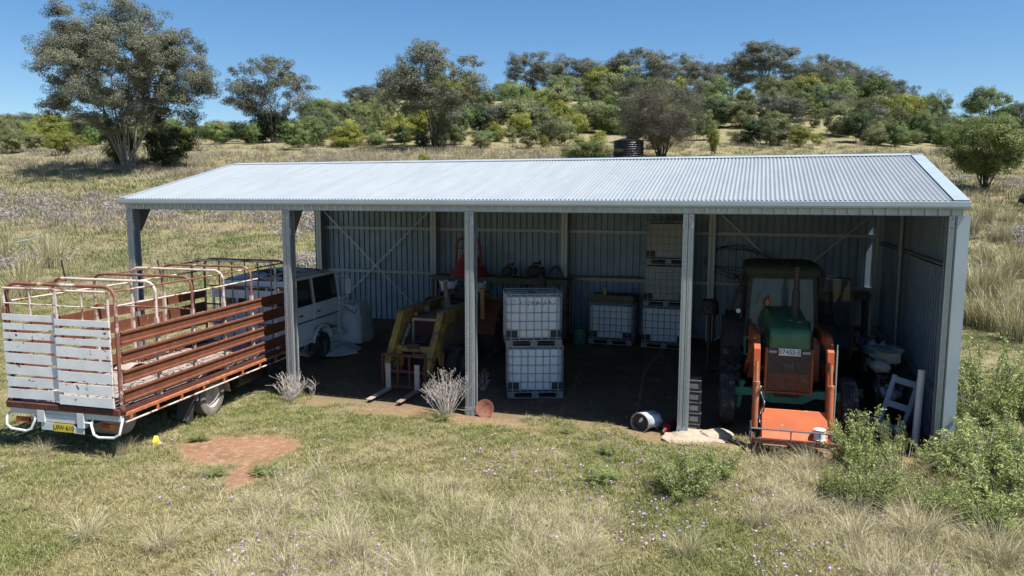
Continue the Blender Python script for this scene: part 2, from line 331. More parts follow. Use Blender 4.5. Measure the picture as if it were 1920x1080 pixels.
# corrugated roof sheets
RL = LEN + 2 * OV; NS = 22; SWD = RL / NS
def roof_sheet():
    k = 10; seg = 6; A = []; B = []; ln = math.hypot(DEP / 2 - VE, ZR - ZEV)
    for i in range(k * seg + 1):
        x = SWD * i / (k * seg); z = .0125 * math.cos(2 * math.pi * i / seg); A.append((x, 0, z)); B.append((x, ln, z))
    mb = MB(); mb.strip(A, B); return mb.mesh('roof_sheet', M['roof'], True, False)
rsm = roof_sheet(); pit = math.atan2(ZR - ZEV, DEP / 2 - VE)
for i in range(NS):
    inst(rsm, 'roof_sheet', shed, (-OV + i * SWD, VE, ZEV + .014 + (.0015 if i % 2 else 0)), (pit, 0, 0))
    inst(rsm, 'roof_sheet', shed, (-OV + (i + 1) * SWD, DEP - VE, ZEV + .014 + (.0015 if i % 2 else 0)), (pit, 0, math.pi))
mb = MB(); c = math.cos(pit); s_ = math.sin(pit)
for sg in (1, -1):
    yv = lambda d: DEP / 2 + sg * d * c; zv = lambda d, o: ZR + .03 + o - d * s_
    mb.hexa([(-OV - .02, yv(0), zv(0, 0)), (LEN + OV + .02, yv(0), zv(0, 0)), (LEN + OV + .02, yv(.2), zv(.2, 0)), (-OV - .02, yv(.2), zv(.2, 0)),
             (-OV - .02, yv(0), zv(0, .006)), (LEN + OV + .02, yv(0), zv(0, .006)), (LEN + OV + .02, yv(.2), zv(.2, .006)), (-OV - .02, yv(.2), zv(.2, .006))])
mb.build('ridge_cap', M['flash'], shed)
for side in (0, 1):                                       # barge flashings: flat top leaf and hanging face
    ue = LEN + OV + .03 if side else -OV - .03; ui = ue - .22 if side else ue + .10
    for sl in (0, 1):
        v0, v1 = (VE - .02, DEP / 2) if sl == 0 else (DEP / 2, DEP - VE + .02); mb = MB()
        z0, z1 = rz(v0) + .03, rz(v1) + .03
        if sl: z0, z1 = ZR + .03, ZEV + .03
        a, b2 = min(ue, ui), max(ue, ui)
        mb.hexa([(a, v0, z0), (b2, v0, z0), (b2, v1, z1), (a, v1, z1), (a, v0, z0 + .006), (b2, v0, z0 + .006), (b2, v1, z1 + .006), (a, v1, z1 + .006)])
        t0 = ue - .003 if side else ue; 
        mb.hexa([(t0, v0, z0 - .16), (t0 + .005, v0, z0 - .16), (t0 + .005, v1, z1 - .16), (t0, v1, z1 - .16), (t0, v0, z0 + .004), (t0 + .005, v0, z0 + .004), (t0 + .005, v1, z1 + .004), (t0, v1, z1 + .004)])
        mb.build('barge_flashing', M['flash'], shed)
# gutter (quad profile) and ribbed apron below it
prof = [(-.152, 4.235), (-.152, 4.165), (-.20, 4.16), (-.245, 4.175), (-.262, 4.205), (-.262, 4.278), (-.252, 4.284), (-.246, 4.278), (-.246, 4.22), (-.16, 4.185)]
for nm, off in (('gutter', 0), ):
    mb = MB(); mb.prism(prof, -OV - .03, LEN + OV + .03, 'x'); mb.build('gutter', M['flash'], shed)
    mb = MB(); mb.prism([(DEP - p_[0], p_[1]) for p_ in prof], -OV - .03, LEN + OV + .03, 'x'); mb.build('gutter', M['flash'], shed)
PITCH_R = .19
def ribprof(width, d=.045):
    n = int(round(width / PITCH_R)); st = width / n; out = [(0, 0)]
    for i in range(n):
        x = i * st + st * .5
        out += [(x - .030, 0), (x - .022, d), (x + .022, d), (x + .030, 0)]
    out.append((width, 0)); return out
def ribsheet(width, z0, z1f, name, m=None):
    pr = ribprof(width); mb = MB(); A = [(x, d, z0) for x, d in pr]; B = [(x, d, z1f(x) if callable(z1f) else z1f) for x, d in pr]
    mb.strip(A, B); return mb.mesh(name, m or M['wallin'], False, False)
AW = (LEN + .1) / 22
apm = ribsheet(AW, 4.062, 4.19, 'apron_sheet', M['zinc'])
for i in range(22): inst(apm, 'apron_sheet', shed, (-.05 + (i + 1) * AW, -.118, 0), (0, 0, math.pi))
mb = MB(); mb.box(-.02, LEN + .02, -.114, -.106, 4.05, 4.20); mb.beam((0, -.06, 4.15), (LEN, -.06, 4.15), .06, .15); mb.build('eave_beam', M['galvd'], shed)
# walls
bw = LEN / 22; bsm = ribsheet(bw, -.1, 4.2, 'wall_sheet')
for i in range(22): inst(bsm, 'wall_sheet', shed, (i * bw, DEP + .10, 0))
ew = DEP / 10
for i in range(10):
    inst(ribsheet(ew, -.1, lambda x: rz(min(DEP, max(0, (i + 1) * ew - x))) - .05, 'wall_sheet'), 'wall_sheet', shed, (LEN + .10, (i + 1) * ew, 0), (0, 0, -math.pi / 2))
# left gable infill above eave height
mb = MB(); gp = [(x, rz(x) - .06) for x in np.linspace(.05, DEP - .05, 21)]
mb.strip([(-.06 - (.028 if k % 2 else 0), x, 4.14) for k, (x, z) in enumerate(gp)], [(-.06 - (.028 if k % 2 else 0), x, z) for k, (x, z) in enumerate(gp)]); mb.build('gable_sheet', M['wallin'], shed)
# columns
def cpost(h, w=.185, d=.20, knee=1):
    mb = MB(); g = .005; t = .012
    for sg in (-1, 1):
        x0, x1 = (g, w / 2) if sg > 0 else (-w / 2, -g)
        web = x0 if sg > 0 else x1 - t; mb.box(web, web + t, -d / 2, d / 2, 0, h)
        for yy in (-d / 2, d / 2 - t): mb.box(x0 + (t if sg > 0 else 0), x1 - (0 if sg > 0 else t), yy, yy + t, 0, h)
        lx = x1 - t if sg > 0 else x0
        for ya, yb in ((-d / 2 + t, -d / 2 + .045), (d / 2 - .045, d / 2 - t)): mb.box(lx, lx + t, ya, yb, 0, h)
        xr = x0 + (x1 - x0) * .5; mb.box(xr - .008, xr + .008, -d / 2 - .004, -d / 2, .24, h - .3)
    return mb
pm = cpost(ZE + .10).mesh('post', M['galv']); 
bpl = MB(); bpl.box(-.1, .1, -.012, 0, -.02, .17); bplm = bpl.mesh('base_plate', M['galv'])
bolt = MB(); bolt.lathe([(.012, 0), (.012, .012), (.006, .016)], 6, axis='y'); boltm = bolt.mesh('bolt', M['galvd'])
kn = MB(); kn.prism([(.1, 3.55), (.1, 4.12), (.55, 4.15), (.55, 4.05), (.24, 3.55)], -.006, .006, 'x'); knm = kn.mesh('knee_plate', M['galvd'])
for i in range(5):
    u = i * BAY
    po = inst(pm, 'post', shed, (u, 0, 0)); po2 = inst(pm, 'post', shed, (u if i else .1, DEP - .12, 0), (0, 0, math.pi))
    inst(bplm, 'base_plate', po, (0, -.106, 0)); inst(knm, 'knee_plate', po)
    for bx in (-.045, .045):
        for bz in (.05, .12): inst(boltm, 'bolt', po, (bx, -.119, bz), (math.pi, 0, 0))
        for bz in (3.86, 4.0): inst(boltm, 'bolt', po, (bx, -.106, bz), (math.pi, 0, 0))
    # rafters
    for a, b2 in (((u, 0, ZEV - .13), (u, DEP / 2, ZR - .13)), ((u, DEP, ZEV - .13), (u, DEP / 2, ZR - .13))):
        mb = MB(); mb.beam(a, b2, .08, .2); mb.build('rafter', M['galvd'], shed)
for k in range(8):
    v = .25 + k * (DEP - .5) / 7; mb = MB(); mb.beam((0, v, rz(v) - .05), (LEN, v, rz(v) - .05), .06, .08); mb.build('purlin', M['galvd'], shed)
mb = MB(); mb.lathe([(.055, .0), (.055, 4.95)], 10); ip = mb.mesh('post', M['galvd'], True); inst(ip, 'post', shed, (LEN - .10, DEP / 2, 0))
# corner flashing at the right front, folded round the corner post
mb = MB(); mb.box(LEN + .02, LEN + .20, -.128, -.122, 0, 4.06); mb.box(LEN + .195, LEN + .20, -.122, .2, 0, 4.06); mb.box(LEN + .10, LEN + .19, -.122, .1, 0, 4.05, 1)
mb.build('corner_flashing', [M['flash'], M['galvd']], shed)
mb = MB(); mb.box(LEN - .03, LEN + .06, -.115, -.109, 4.05, 4.2); mb.build('flashing_stop', M['flash'], shed)
# back left corner flashing
mb = MB(); mb.box(-.10, .02, DEP + .135, DEP + .141, -.1, 4.2); mb.box(-.106, -.10, DEP - .1, DEP + .141, -.1, 4.2); mb.build('corner_flashing', M['flash'], shed)
def girt(p, q, ins):                                     # top-hat section
    mb = MB(); p, q = V3(p), V3(q); i = V3(ins)
    mb.beam(p, q, .012, .08, (0, 0, 1)); mb.beam(p + i * .05 + V3((0, 0, .035)), q + i * .05 + V3((0, 0, .035)), .1, .01); mb.beam(p + i * .05 - V3((0, 0, .035)), q + i * .05 - V3((0, 0, .035)), .1, .01); mb.beam(p + i * .1 + V3((0, 0, .025)), q + i * .1 + V3((0, 0, .025)), .006, .02); mb.beam(p + i * .1 - V3((0, 0, .025)), q + i * .1 - V3((0, 0, .025)), .006, .02)
    mb.build('girt', M['galv'], shed)
for z in (1.98, 3.36):
    for i in range(4): girt((i * BAY + .05, DEP + .085, z), ((i + 1) * BAY - .05, DEP + .085, z), (0, -1, 0))
for z in (1.0, 3.2):
    for v0, v1 in ((.12, DEP / 2 - .06), (DEP / 2 + .06, DEP - .1)): girt((LEN + .085, v0, z), (LEN + .085, v1, z), (-1, 0, 0))
for i in (0, 3):                                          # crossed strap braces
    for a, b2, off in ((.35, 4.0, 0), (4.0, .35, .012)):
        mb = MB(); mb.beam((i * BAY + .1, DEP - .06 - off, a), ((i + 1) * BAY - .1, DEP - .06 - off, b2), .006, .042); mb.build('brace_strap', M['galv'], shed)
# footing and stones by the fourth post
def rock(name, loc, sx, sy, sz, mt, label, cat, seed=1, group=None):
    r = random.Random(seed); bm = bmesh.new(); bmesh.ops.create_icosphere(bm, subdivisions=3, radius=1)
    ph = [r.uniform(0, 6) for _ in range(6)]
    for v in bm.verts:
        k = 1 + .16 * math.sin(3 * v.co.x + ph[0]) * math.sin(2.5 * v.co.y + ph[1]) + .10 * math.sin(7 * v.co.z + 5 * v.co.x + ph[2]) + .05 * math.sin(13 * v.co.y + 9 * v.co.x + ph[3])
        v.co = Vector((v.co.x * sx, v.co.y * sy, v.co.z * sz)) * k
    me = bpy.data.meshes.new(name); bm.to_mesh(me); bm.free(); me.materials.append(mt)
    return tag(inst(me, name, None, loc), label, cat, group)
rock('concrete_footing', SH(3 * BAY + .18, -.12, -.02), .62, .42, .12, M['conc'], 'pale concrete footing spilling round the foot of a shed post', 'footing', 4)
rock('stone', SH(13.05, .05, .02), .34, .22, .13, M['stone'], 'tan stone lying by the small front tyre of the green tractor', 'stone', 9)
# ------------------------------------------------------------------ wheels
def wheel(parent, loc, r, w, rim, mt=None, mr=None, lugs=0, name='wheel', hub=.3, dish=.3, out=1):
    mt = mt or M['rubber']; mr = mr or M['rim']
    mb = MB(); d = out * w * dish
    mb.lathe([(.02, d * .6 + out * .03), (rim * hub, d * .6 + out * .03), (rim * hub * 1.1, d * .45), (rim * .62, d * .2), (rim * .80, d * .55), (rim * .9, out * w * .42), (rim * 1.0, out * w * .46), (rim * 1.0, -out * w * .46), (rim * .85, -out * w * .40), (.03, -out * w * .1)], 28, axis='x')
    for k in range(6):
        a = k * math.pi / 3; mb.lathe([(.018, 0), (.018, out * .03)], 6, (d * .3, rim * .48 * math.cos(a), rim * .48 * math.sin(a)), 'x')
    o = mb.build(name, mr, parent, True, loc=loc)
    tb = MB(); hw = w / 2
    pr = [(rim * .97, -hw * .80), (rim * 1.08, -hw * .96), (r * .86, -hw), (r * .955, -hw * .94), (r * .985, -hw * .82)]
    n = 5
    for k in range(n):
        a = -hw * .72 + 2 * hw * .72 * k / (n - 1); g = hw * .055
        pr += [(r * (.965 if lugs == 0 else .985), a - g * 1.4), (r, a - g), (r, a + g * 2.4), (r * (.965 if lugs == 0 else .985), a + g * 2.8)] if (not lugs and k < n - 1) else []
    pr += [(r * .985, hw * .82), (r * .955, hw * .94), (r * .86, hw), (rim * 1.08, hw * .96), (rim * .97, hw * .80)]
    if lugs: pr = [(p[0] * .95 if p[0] > r * .9 else p[0], p[1]) for p in pr]
    tb.lathe(pr, 36, axis='x', caps=False)
    for k in range(lugs):
        a = 2 * math.pi * k / lugs; sg = 1 if k % 2 else -1; rr = r * .965
        p = (sg * hw * .02, rr * math.cos(a), rr * math.sin(a)); a2 = a + .22; q = (sg * hw * .95, rr * math.cos(a2) * .985, rr * math.sin(a2) * .985)
        tb.beam(p, q, .05, r * .07, (0, math.cos(a), math.sin(a)))
    tb.build('tyre', mt, o, True, fix=not lugs)
    return o
# ------------------------------------------------------------------ stock truck
TA = R(13.19); DZ = .88; HW = 1.13
tor = Vector((-7.533, 12.263, -.01))
truck = thing('stock_truck', 'white crew cab truck with a rusty brown stock crate, backed half out of the shed', 'truck', tor)
truck.rotation_euler = (.006, .006, -TA); truck.scale = (.98, .98, .98)
DL = 5.55
# chassis and tray
mb = MB(); mb.box(-.45, -.35, .15, 8.3, .52, .72); mb.box(.35, .45, .15, 8.3, .52, .72)
for y in np.arange(.3, 5.5, .62): mb.box(-HW + .05, HW - .05, y, y + .07, .72, .80)
mb.box(-.35, .35, 2.4, 2.6, .42, .6); mb.box(-.3, .3, 5.7, 8.2, .45, .75); mb.build('chassis', M['iron'], truck)
for k in range(16):                                       # deck boards across the tray
    y0 = .06 + k * (DL - .1) / 16; mb = MB(); mb.box(-HW + .08, HW - .08, y0, y0 + (DL - .1) / 16 - .012, .80, DZ - .03 + (.004 if k % 3 else 0)); mb.build('deck_board', M['deck'], truck)
rr = random.Random(5); mb = MB()
for k in range(520):                                      # dry litter lying on the deck
    x, y = rr.uniform(-HW + .1, HW - .1), rr.uniform(.1, DL - .1) ** 1.0; s = rr.uniform(.015, .05); a = rr.uniform(0, 3.1)
    mb.beam((x - s * math.cos(a), y - s * math.sin(a), DZ - .02), (x + s * math.cos(a), y + s * math.sin(a), DZ - .012), s * rr.uniform(.4, 1.2), .02)
lt = mb.build('deck_litter', M['dung'], truck); lt['kind'] = 'stuff'
for sg in (-1, 1):
    mb = MB(); mb.box(sg * HW - .05, sg * HW + .02, 0, DL, .79, DZ); mb.build('tray_rail', M['rustd'], truck)
    mb = MB(); mb.box(sg * (HW + .035) - .03, sg * (HW + .035) + .03, .02, DL, .745, .80); mb.build('tie_rail', M['rusto'], truck, bev=.006)
    mb = MB(); mb.tube([(sg * (HW + .05), .02, .64), (sg * (HW + .05), DL, .64)], .018, 8); mb.build('rope_rail', M['pipe'], truck, True)
    for k in range(9):
        y = .12 + k * .66; mb = MB(); mb.box(sg * (HW + .05) - .012, sg * (HW + .05) + .012, y, y + .05, .645, .745); mb.build('rail_bracket', M['rusto'], truck)
# ---- crate
crate = MB(); ys = [.03, 1.0, 2.0, 3.0, 4.0, 5.0, 5.48]; ZT = 2.92
def hoop(y, ztop, r=.026, w=HW - .03, rc=.2):
    pts = [(-w, y, DZ), (-w, y, ztop - rc)] + [(-w + rc - rc * math.cos(R(a)), y, ztop - rc + rc * math.sin(R(a))) for a in range(15, 91, 15)]
    return pts + [(-p[0], y, p[2]) for p in pts[::-1]]
crate.tube(hoop(ys[0], ZT + .02, .03), .032, 10)
cr = crate.build('stock_crate', M['piped'], truck, True)
for i, y in enumerate(ys[1:]):
    mb = MB(); mb.tube(hoop(y, ZT - .02 * (i % 2)), .026, 8); mb.build('hoop', M['piped'] if i % 2 else M['pipe'], cr, True)
for sg in (-1, 1):
    for z, r in ((2.62, .018), (2.86, .016)):
        mb = MB(); w = HW - .03 if z < 2.7 else HW - .07; mb.tube([(sg * w, .03, z), (sg * w, 2.7, z - .012), (sg * w, 5.48, z)], r, 8); mb.build('side_rail', M['piped'] if z > 2.7 else M['pipe'], cr, True)
    for k in range(4):                                    # pressed steel side planks with rolled edges
        z0 = DZ + .07 + k * .335; h = .23; x = sg * (HW + .002); mb = MB()
        pr = [(x, z0), (x + sg * .03, z0 + .012), (x + sg * .03, z0 + .042), (x + sg * .006, z0 + .058), (x + sg * .006, z0 + h - .058), (x + sg * .03, z0 + h - .042), (x + sg * .03, z0 + h - .012), (x, z0 + h), (x - sg * .008, z0 + h - .006), (x - sg * .004, z0 + .05), (x - sg * .008, z0 + .006)]
        mb.prism(pr, .06, 5.48, 'y'); mb.build('side_plank', M['rust'], cr)
    for y in ys[1:-1]:
        mb = MB(); mb.box(sg * (HW - .03) - .03, sg * (HW - .03) + .03, y - .028, y + .028, DZ, 2.28); mb.build('upright', M['pipe'], cr)
    mb = MB(); mb.lathe([(.06, -.05), (.075, -.03), (.075, .03), (.06, .05)], 10, (sg * HW, .0, DZ - .03), 'y'); mb.build('corner_pin', M['rustd'], cr, True)
# inner cross rails, front headboard frame
for z in (1.35, 1.8, 2.25): 
    mb = MB(); mb.tube([(-HW + .05, 5.48, z), (HW - .05, 5.48, z)], .02, 8); mb.build('front_rail', M['piped'], cr, True)
for x in (-.7, -.35, 0, .35, .7):
    mb = MB(); mb.tube([(x, 5.48, DZ), (x, 5.48, ZT)], .018, 8); mb.build('front_upright', M['galvd'], cr, True)
mb = MB(); mb.tube([(-HW + .05, 2.0, 2.28), (HW - .05, 2.0, 2.28)], .018, 8); mb.build('cross_rail', M['piped'], cr, True)
mb = MB(); mb.box(-1.0, 1.0, 5.60, 5.64, DZ, 1.45); mb.box(-1.0, 1.0, 5.60, 5.64, 1.95, 2.15)
for x in (-1.0, -.35, .3, .95): mb.box(x, x + .05, 5.60, 5.64, 1.45, 1.95)
mb.build('headboard', M['white'], truck)
# ---- rear gates: right leaf hangs proud of the left one
for sg, y0, yname in ((-1, -.03, 'l'), (1, -.085, 'r')):
    xa, xb = (-HW + .0, .01) if sg < 0 else (.0, HW - .05)
    fr = MB(); fr.tube([(xa + .03, y0, DZ + .02), (xa + .03, y0, ZT - .12)], .022, 8); fr.tube([(xb - .03, y0, DZ + .02), (xb - .03, y0, ZT - .05)], .022, 8); fr.tube([(xa + .03, y0, ZT - .06), (xb - .03, y0, ZT - .05)], .02, 8)
    fr.tube([((xa + xb) / 2, y0, DZ + .02), ((xa + xb) / 2, y0, ZT - .06)], .016, 8); fr.tube([(xa + .03, y0, 2.6), (xb - .03, y0, 2.6)], .012, 8)
    g = fr.build('rear_gate', M['pipe'], truck, True)
    z = DZ + (.06 if sg < 0 else .03); rg = random.Random(3 + sg)
    for k in range(8):
        h = .165 if k < 5 else .108; mb = MB(); tl = rg.uniform(-.006, .006); ya = y0 - .034
        mb.hexa([(xa, ya, z - tl), (xb, ya, z + tl), (xb, ya + .012, z + tl), (xa, ya + .012, z - tl), (xa, ya, z + h - tl), (xb, ya, z + h + tl), (xb, ya + .012, z + h + tl), (xa, ya + .012, z + h - tl)])
        mb.build('gate_slat', M['gate'], g); z += h + (.043 if k < 4 else .052)
mb = MB(); mb.box(-HW - .02, HW + .02, -.10, .02, DZ - .11, DZ - .005); mb.build('rear_beam', M['rustd'], truck, bev=.008)
# ---- rear bumper
mb = MB(); mb.box(-HW + .02, HW + .02, -.06, .02, .66, .77); mb.box(-.42, .42, -.075, -.02, .56, .70); mb.box(-.52, -.36, -.10, .0, .55, .77); mb.box(.30, .44, -.10, .0, .50, .77); bump_ = mb.build('bumper', M['white'], truck, bev=.008)
for sg in (-1, 1):
    a, b2 = sg * .58, sg * (HW + .02); mb = MB()
    mb.tube([(sg * .36, -.06, .60), (a - sg * .02, -.07, .60), (a, -.09, .56), (a + sg * .06, -.11, .42), (a + sg * .16, -.12, .38), (b2 - sg * .1, -.12, .40), (b2, -.11, .46), (b2 + sg * .02, -.08, .60), (b2, -.02, .68)], .022, 8); mb.tube([(a, -.09, .56), (a + sg * .0, -.04, .68)], .02, 8); mb.build('light_guard', M['white'], bump_, True)
    mb = MB(); mb.box(min(sg * .74, sg * .90), max(sg * .74, sg * .90), -.05, -.005, .52, .60); tl = mb.build('tail_light', M['red'], truck, bev=.006)
    mb = MB(); mb.box(min(sg * .90, sg * 1.02), max(sg * .90, sg * 1.02), -.05, -.005, .522, .598); mb.build('indicator', M['amber'], tl, bev=.006)
mb = MB(); mb.box(-.2, .22, -.088, -.08, .41, .55); npl = mb.build('number_plate', M['plyel'], truck); text('UIW·610', .115, M['ink'], npl, (.01, -.0895, .48), (R(90), 0, 0))
mb = MB(); mb.box(-.45, -.2, -.085, -.075, .42, .55); mb.build('plate_panel', M['white'], truck); mb = MB(); mb.box(.22, .42, -.085, -.075, .40, .52); mb.build('plate_panel', M['white'], truck)
mb = MB(); mb.lathe([(.0, -.3), (.22, -.3), (.26, -.24), (.26, .24), (.22, .3), (.0, .3)], 20, (.45, .55, .48), 'x'); mb.build('spare_tank', M['guard'], truck, True)
# ---- mudguard, flaps, fuel tank, wheels
for sg in (-1, 1):
    mb = MB(); x0, x1 = sg * .72, sg * 1.08; pts = arc((2.62, .40), .56, 40, 175, 9); A = [(x0, p[1], p[2]) for p in pts]; B = [(x1, p[1], p[2]) for p in pts]
    mb.strip(A, B); mb.strip([(x0, p[1], p[2] - .01) for p in pts], [(x1, p[1], p[2] - .01) for p in pts]); mb.build('mudguard', M['guard'], truck, True)
    mb = MB(); mb.hexa([(min(x0, x1), 1.86, .08), (max(x0, x1), 1.86, .08), (max(x0, x1), 1.872, .08), (min(x0, x1), 1.872, .08), (min(x0, x1), 1.98, .74), (max(x0, x1), 1.98, .74), (max(x0, x1), 1.992, .74), (min(x0, x1), 1.992, .74)]); mb.build('mud_flap', M['flap'], truck)
    mb = MB(); mb.hexa([(min(x0, x1), 3.12, .36), (max(x0, x1), 3.12, .36), (max(x0, x1), 3.13, .36), (min(x0, x1), 3.13, .36), (min(x0, x1), 3.02, .74), (max(x0, x1), 3.02, .74), (max(x0, x1), 3.03, .74), (min(x0, x1), 3.03, .74)]); mb.build('mud_flap', M['guard'], truck)
    wheel(truck, (sg * .93, 2.58, .40), .40, .24, .235, M['rubdust'], M['rim'], out=sg * -1 if False else sg, dish=-.1)
    wheel(truck, (sg * .66, 2.58, .40), .40, .22, .235, M['rubber'], M['rimd'], out=sg)
    wheel(truck, (sg * .88, 7.45, .43), .41, .24, .24, M['rubber'], M['rimd'], out=sg)
mb = MB(); mb.lathe([(.0, -.55), (.22, -.55), (.26, -.5), (.26, .5), (.22, .55), (.0, .55)], 20, (.74, 4.2, .50), 'y'); mb.build('fuel_tank', M['black'], truck, True)
# ---- crew cab
CB, CF = 5.95, 8.62; XW = .98; ZB = .80; BELT = 1.66; WT = 2.32; RT = 2.50
def cabx(z): return XW - (.0 if z < BELT else (z - BELT) * .10)
mb = MB()                                                 # floor pan, back wall, front panel, roof shell
mb.box(-XW + .02, XW - .02, CB, CF - .1, ZB - .03, ZB + .02)
for a, b2 in ((ZB, 1.70), (2.2, 2.34)): mb.box(-XW + .04, XW - .04, CB, CB + .04, a, b2)
for x in (-.92, -.28, .24, .86): mb.box(x, x + .06, CB, CB + .04, 1.70, 2.2)
pf = [(CF - .06, ZB - .10), (CF, ZB + .1), (CF, 1.30), (CF - .05, BELT - .03), (CF - .10, BELT - .03), (CF - .08, 1.3), (CF - .08, ZB - .1)]
mb.prism(pf, -XW + .01, XW - .01, 'x'); cabb = mb.build('cab_body', M['cab'], truck, bev=.01)
mb = MB(); n = 10; rows = []
for i in range(n + 1):
    tt = i / n; y = CB + (CF - .16 - CB) * tt; zz = 2.36 + .14 * (1 - (2 * tt - 1) ** 4); rows.append((y, zz))
xs = np.linspace(-1, 1, 13); vs = []; 
for (y, zz) in rows:
    for x in xs: vs.append((x * (XW - .06), y, 2.33 + (zz - 2.33) * (1 - abs(x) ** 5)))
fs = [(i * 13 + j, i * 13 + j + 1, (i + 1) * 13 + j + 1, (i + 1) * 13 + j) for i in range(n) for j in range(12)]
mb.add(vs, fs); mb.box(-XW + .08, XW - .08, CB + .03, CF - .20, 2.30, 2.34); mb.build('cab_roof', M['cabroof'], truck, True)
for sg in (-1, 1):
    X = sg * XW; t_ = sg * .05; W2 = sg * (XW - .066)
    def panel(poly, name, parent, m_, th=.05, bev=.012):   # poly in (y,z); leans in above the belt
        mb = MB(); k = len(poly); o_ = [(sg * cabx(z), y, z) for y, z in poly]; i_ = [(sg * (cabx(z) - th), y, z) for y, z in poly]
        mb.add(o_ + i_, [(a, (a + 1) % k, k + (a + 1) % k, k + a) for a in range(k)] + [tuple(range(k)), tuple(range(k, 2 * k))[::-1]]); return mb.build(name, m_, parent, bev=bev)
    # wheel arch cut into the front door and sill
    arch = [(7.45 + .52 * math.cos(R(a)), .52 + .52 * math.sin(R(a))) for a in range(150, 24, -14)]
    d1 = panel([(CB + .12, ZB - .03), (7.0, ZB - .03), (7.02, BELT), (CB + .12, BELT)], 'door', truck, M['cab'])
    d2 = panel([(7.03, .99), (7.06, 1.03), (7.2, 1.06), (7.45, 1.08), (7.7, 1.06), (7.9, .99), (8.10, .90), (8.38, .86), (8.40, BELT), (7.03, BELT)], 'door', truck, M['cab'])
    panel([(CB, ZB - .03), (CB + .11, ZB - .03), (CB + .11, 2.34), (CB, 2.34)], 'rear_pillar', cabb, M['cab'])
    panel([(6.98, BELT + .005), (7.10, BELT + .005), (7.08, 2.34), (6.97, 2.34)], 'door_pillar', cabb, M['cab'])
    panel([(8.41, ZB - .1), (CF - .02, ZB - .1), (CF - .02, BELT - .02), (CF - .14, BELT + .02), (8.44, 2.34), (8.34, 2.34), (8.41, BELT)], 'front_pillar', cabb, M['cab'])
    panel([(CB + .12, WT), (8.34, WT), (8.32, 2.38), (CB + .12, 2.38)], 'roof_rail', cabb, M['cab'], bev=.006)
    for dd, poly, hy in ((d1, [(CB + .13, BELT + .01), (6.97, BELT + .01), (6.96, WT - .01), (CB + .13, WT - .01)], 6.25), (d2, [(7.11, BELT + .01), (8.38, BELT + .01), (8.32, WT - .01), (7.09, WT - .01)], 7.18)):
        mb = MB(); k = len(poly); o_ = [(sg * (cabx(z) - .02), y, z) for y, z in poly]; i_ = [(sg * (cabx(z) - .026), y, z) for y, z in poly]
        mb.add(o_ + i_, [(a, (a + 1) % k, k + (a + 1) % k, k + a) for a in range(k)] + [tuple(range(k)), tuple(range(k, 2 * k))[::-1]]); mb.build('window', M['glass'], dd)
        mb = MB(); mb.tube([poly_ for poly_ in [(sg * (cabx(z) + .002), y, z) for y, z in poly]], .008, 6, closed=True); mb.build('window_seal', M['black'], dd, True)
        mb = MB(); mb.box(min(X, X + sg * .035), max(X, X + sg * .035), hy, hy + .15, 1.42, 1.45); mb.build('handle', M['black'], dd, bev=.005)
        y0, y1 = (CB + .13, 6.99) if dd is d1 else (7.05, 8.36); mb = MB(); mb.box(min(X + sg * .001, X + sg * .012), max(X + sg * .001, X + sg * .012), y0, y1, 1.235, 1.27); mb.build('trim_strip', M['rimd'], dd)
    mb = MB(); pts = [(0, 7.45 + .50 * math.cos(R(a)), .50 + .50 * math.sin(R(a))) for a in range(165, 14, -15)]
    mb.strip([(X + sg * .03, p[1], p[2] + .06) for p in pts], [(X + sg * .03, p[1], p[2]) for p in pts]); mb.strip([(X - sg * .2, p[1], p[2]) for p in pts], [(X + sg * .03, p[1], p[2]) for p in pts]); mb.strip([(X - sg * .02, p[1], p[2] + .065) for p in pts], [(X + sg * .03, p[1], p[2] + .06) for p in pts]); mb.build('wheel_arch', M['cab'], truck, True)
    mb = MB(); mb.box(min(X, X - sg * .1), max(X, X - sg * .1), CB, 6.98, .66, .76); mb.build('sill', M['cab'], truck, bev=.01)
    mb = MB(); mb.tube([(X - sg * .05, 8.42, 2.2), (X + sg * .12, 8.62, 2.22), (X + sg * .17, 8.66, 1.9), (X + sg * .16, 8.64, 1.55), (X - sg * .02, 8.5, 1.42)], .012, 6); mb.box(min(X + sg * .09, X + sg * .26), max(X + sg * .09, X + sg * .26), 8.64, 8.69, 1.72, 2.14); mb.build('mirror', M['white'], truck, bev=.006)
    for yy in (6.25, 7.35):
        mb = MB(); mb.box(min(sg * .25, sg * .75), max(sg * .25, sg * .75), yy, yy + .5, 1.0, 1.3); mb.box(min(sg * .25, sg * .75), max(sg * .25, sg * .75), yy - .08, yy + .06, 1.3, 1.92); mb.build('seat', M['seat'], truck, bev=.04)
ws = MB(); ws.hexa([(-XW + .1, CF - .15, BELT), (XW - .1, CF - .15, BELT), (XW - .1, CF - .14, BELT), (-XW + .1, CF - .14, BELT), (-XW + .12, 8.42, 2.33), (XW - .12, 8.42, 2.33), (XW - .12, 8.43, 2.33), (-XW + .12, 8.43, 2.33)]); ws.build('windscreen', M['glass'], truck)
mb = MB(); mb.box(-XW, XW, CF - .02, CF + .10, .52, .72); mb.tube([(XW - .05, CF - .1, .60), (XW + .06, CF + .02, .60), (XW + .04, CF + .14, .62), (XW - .2, CF + .16, .62)], .02, 8); mb.build('front_bumper', M['white'], truck, bev=.02)
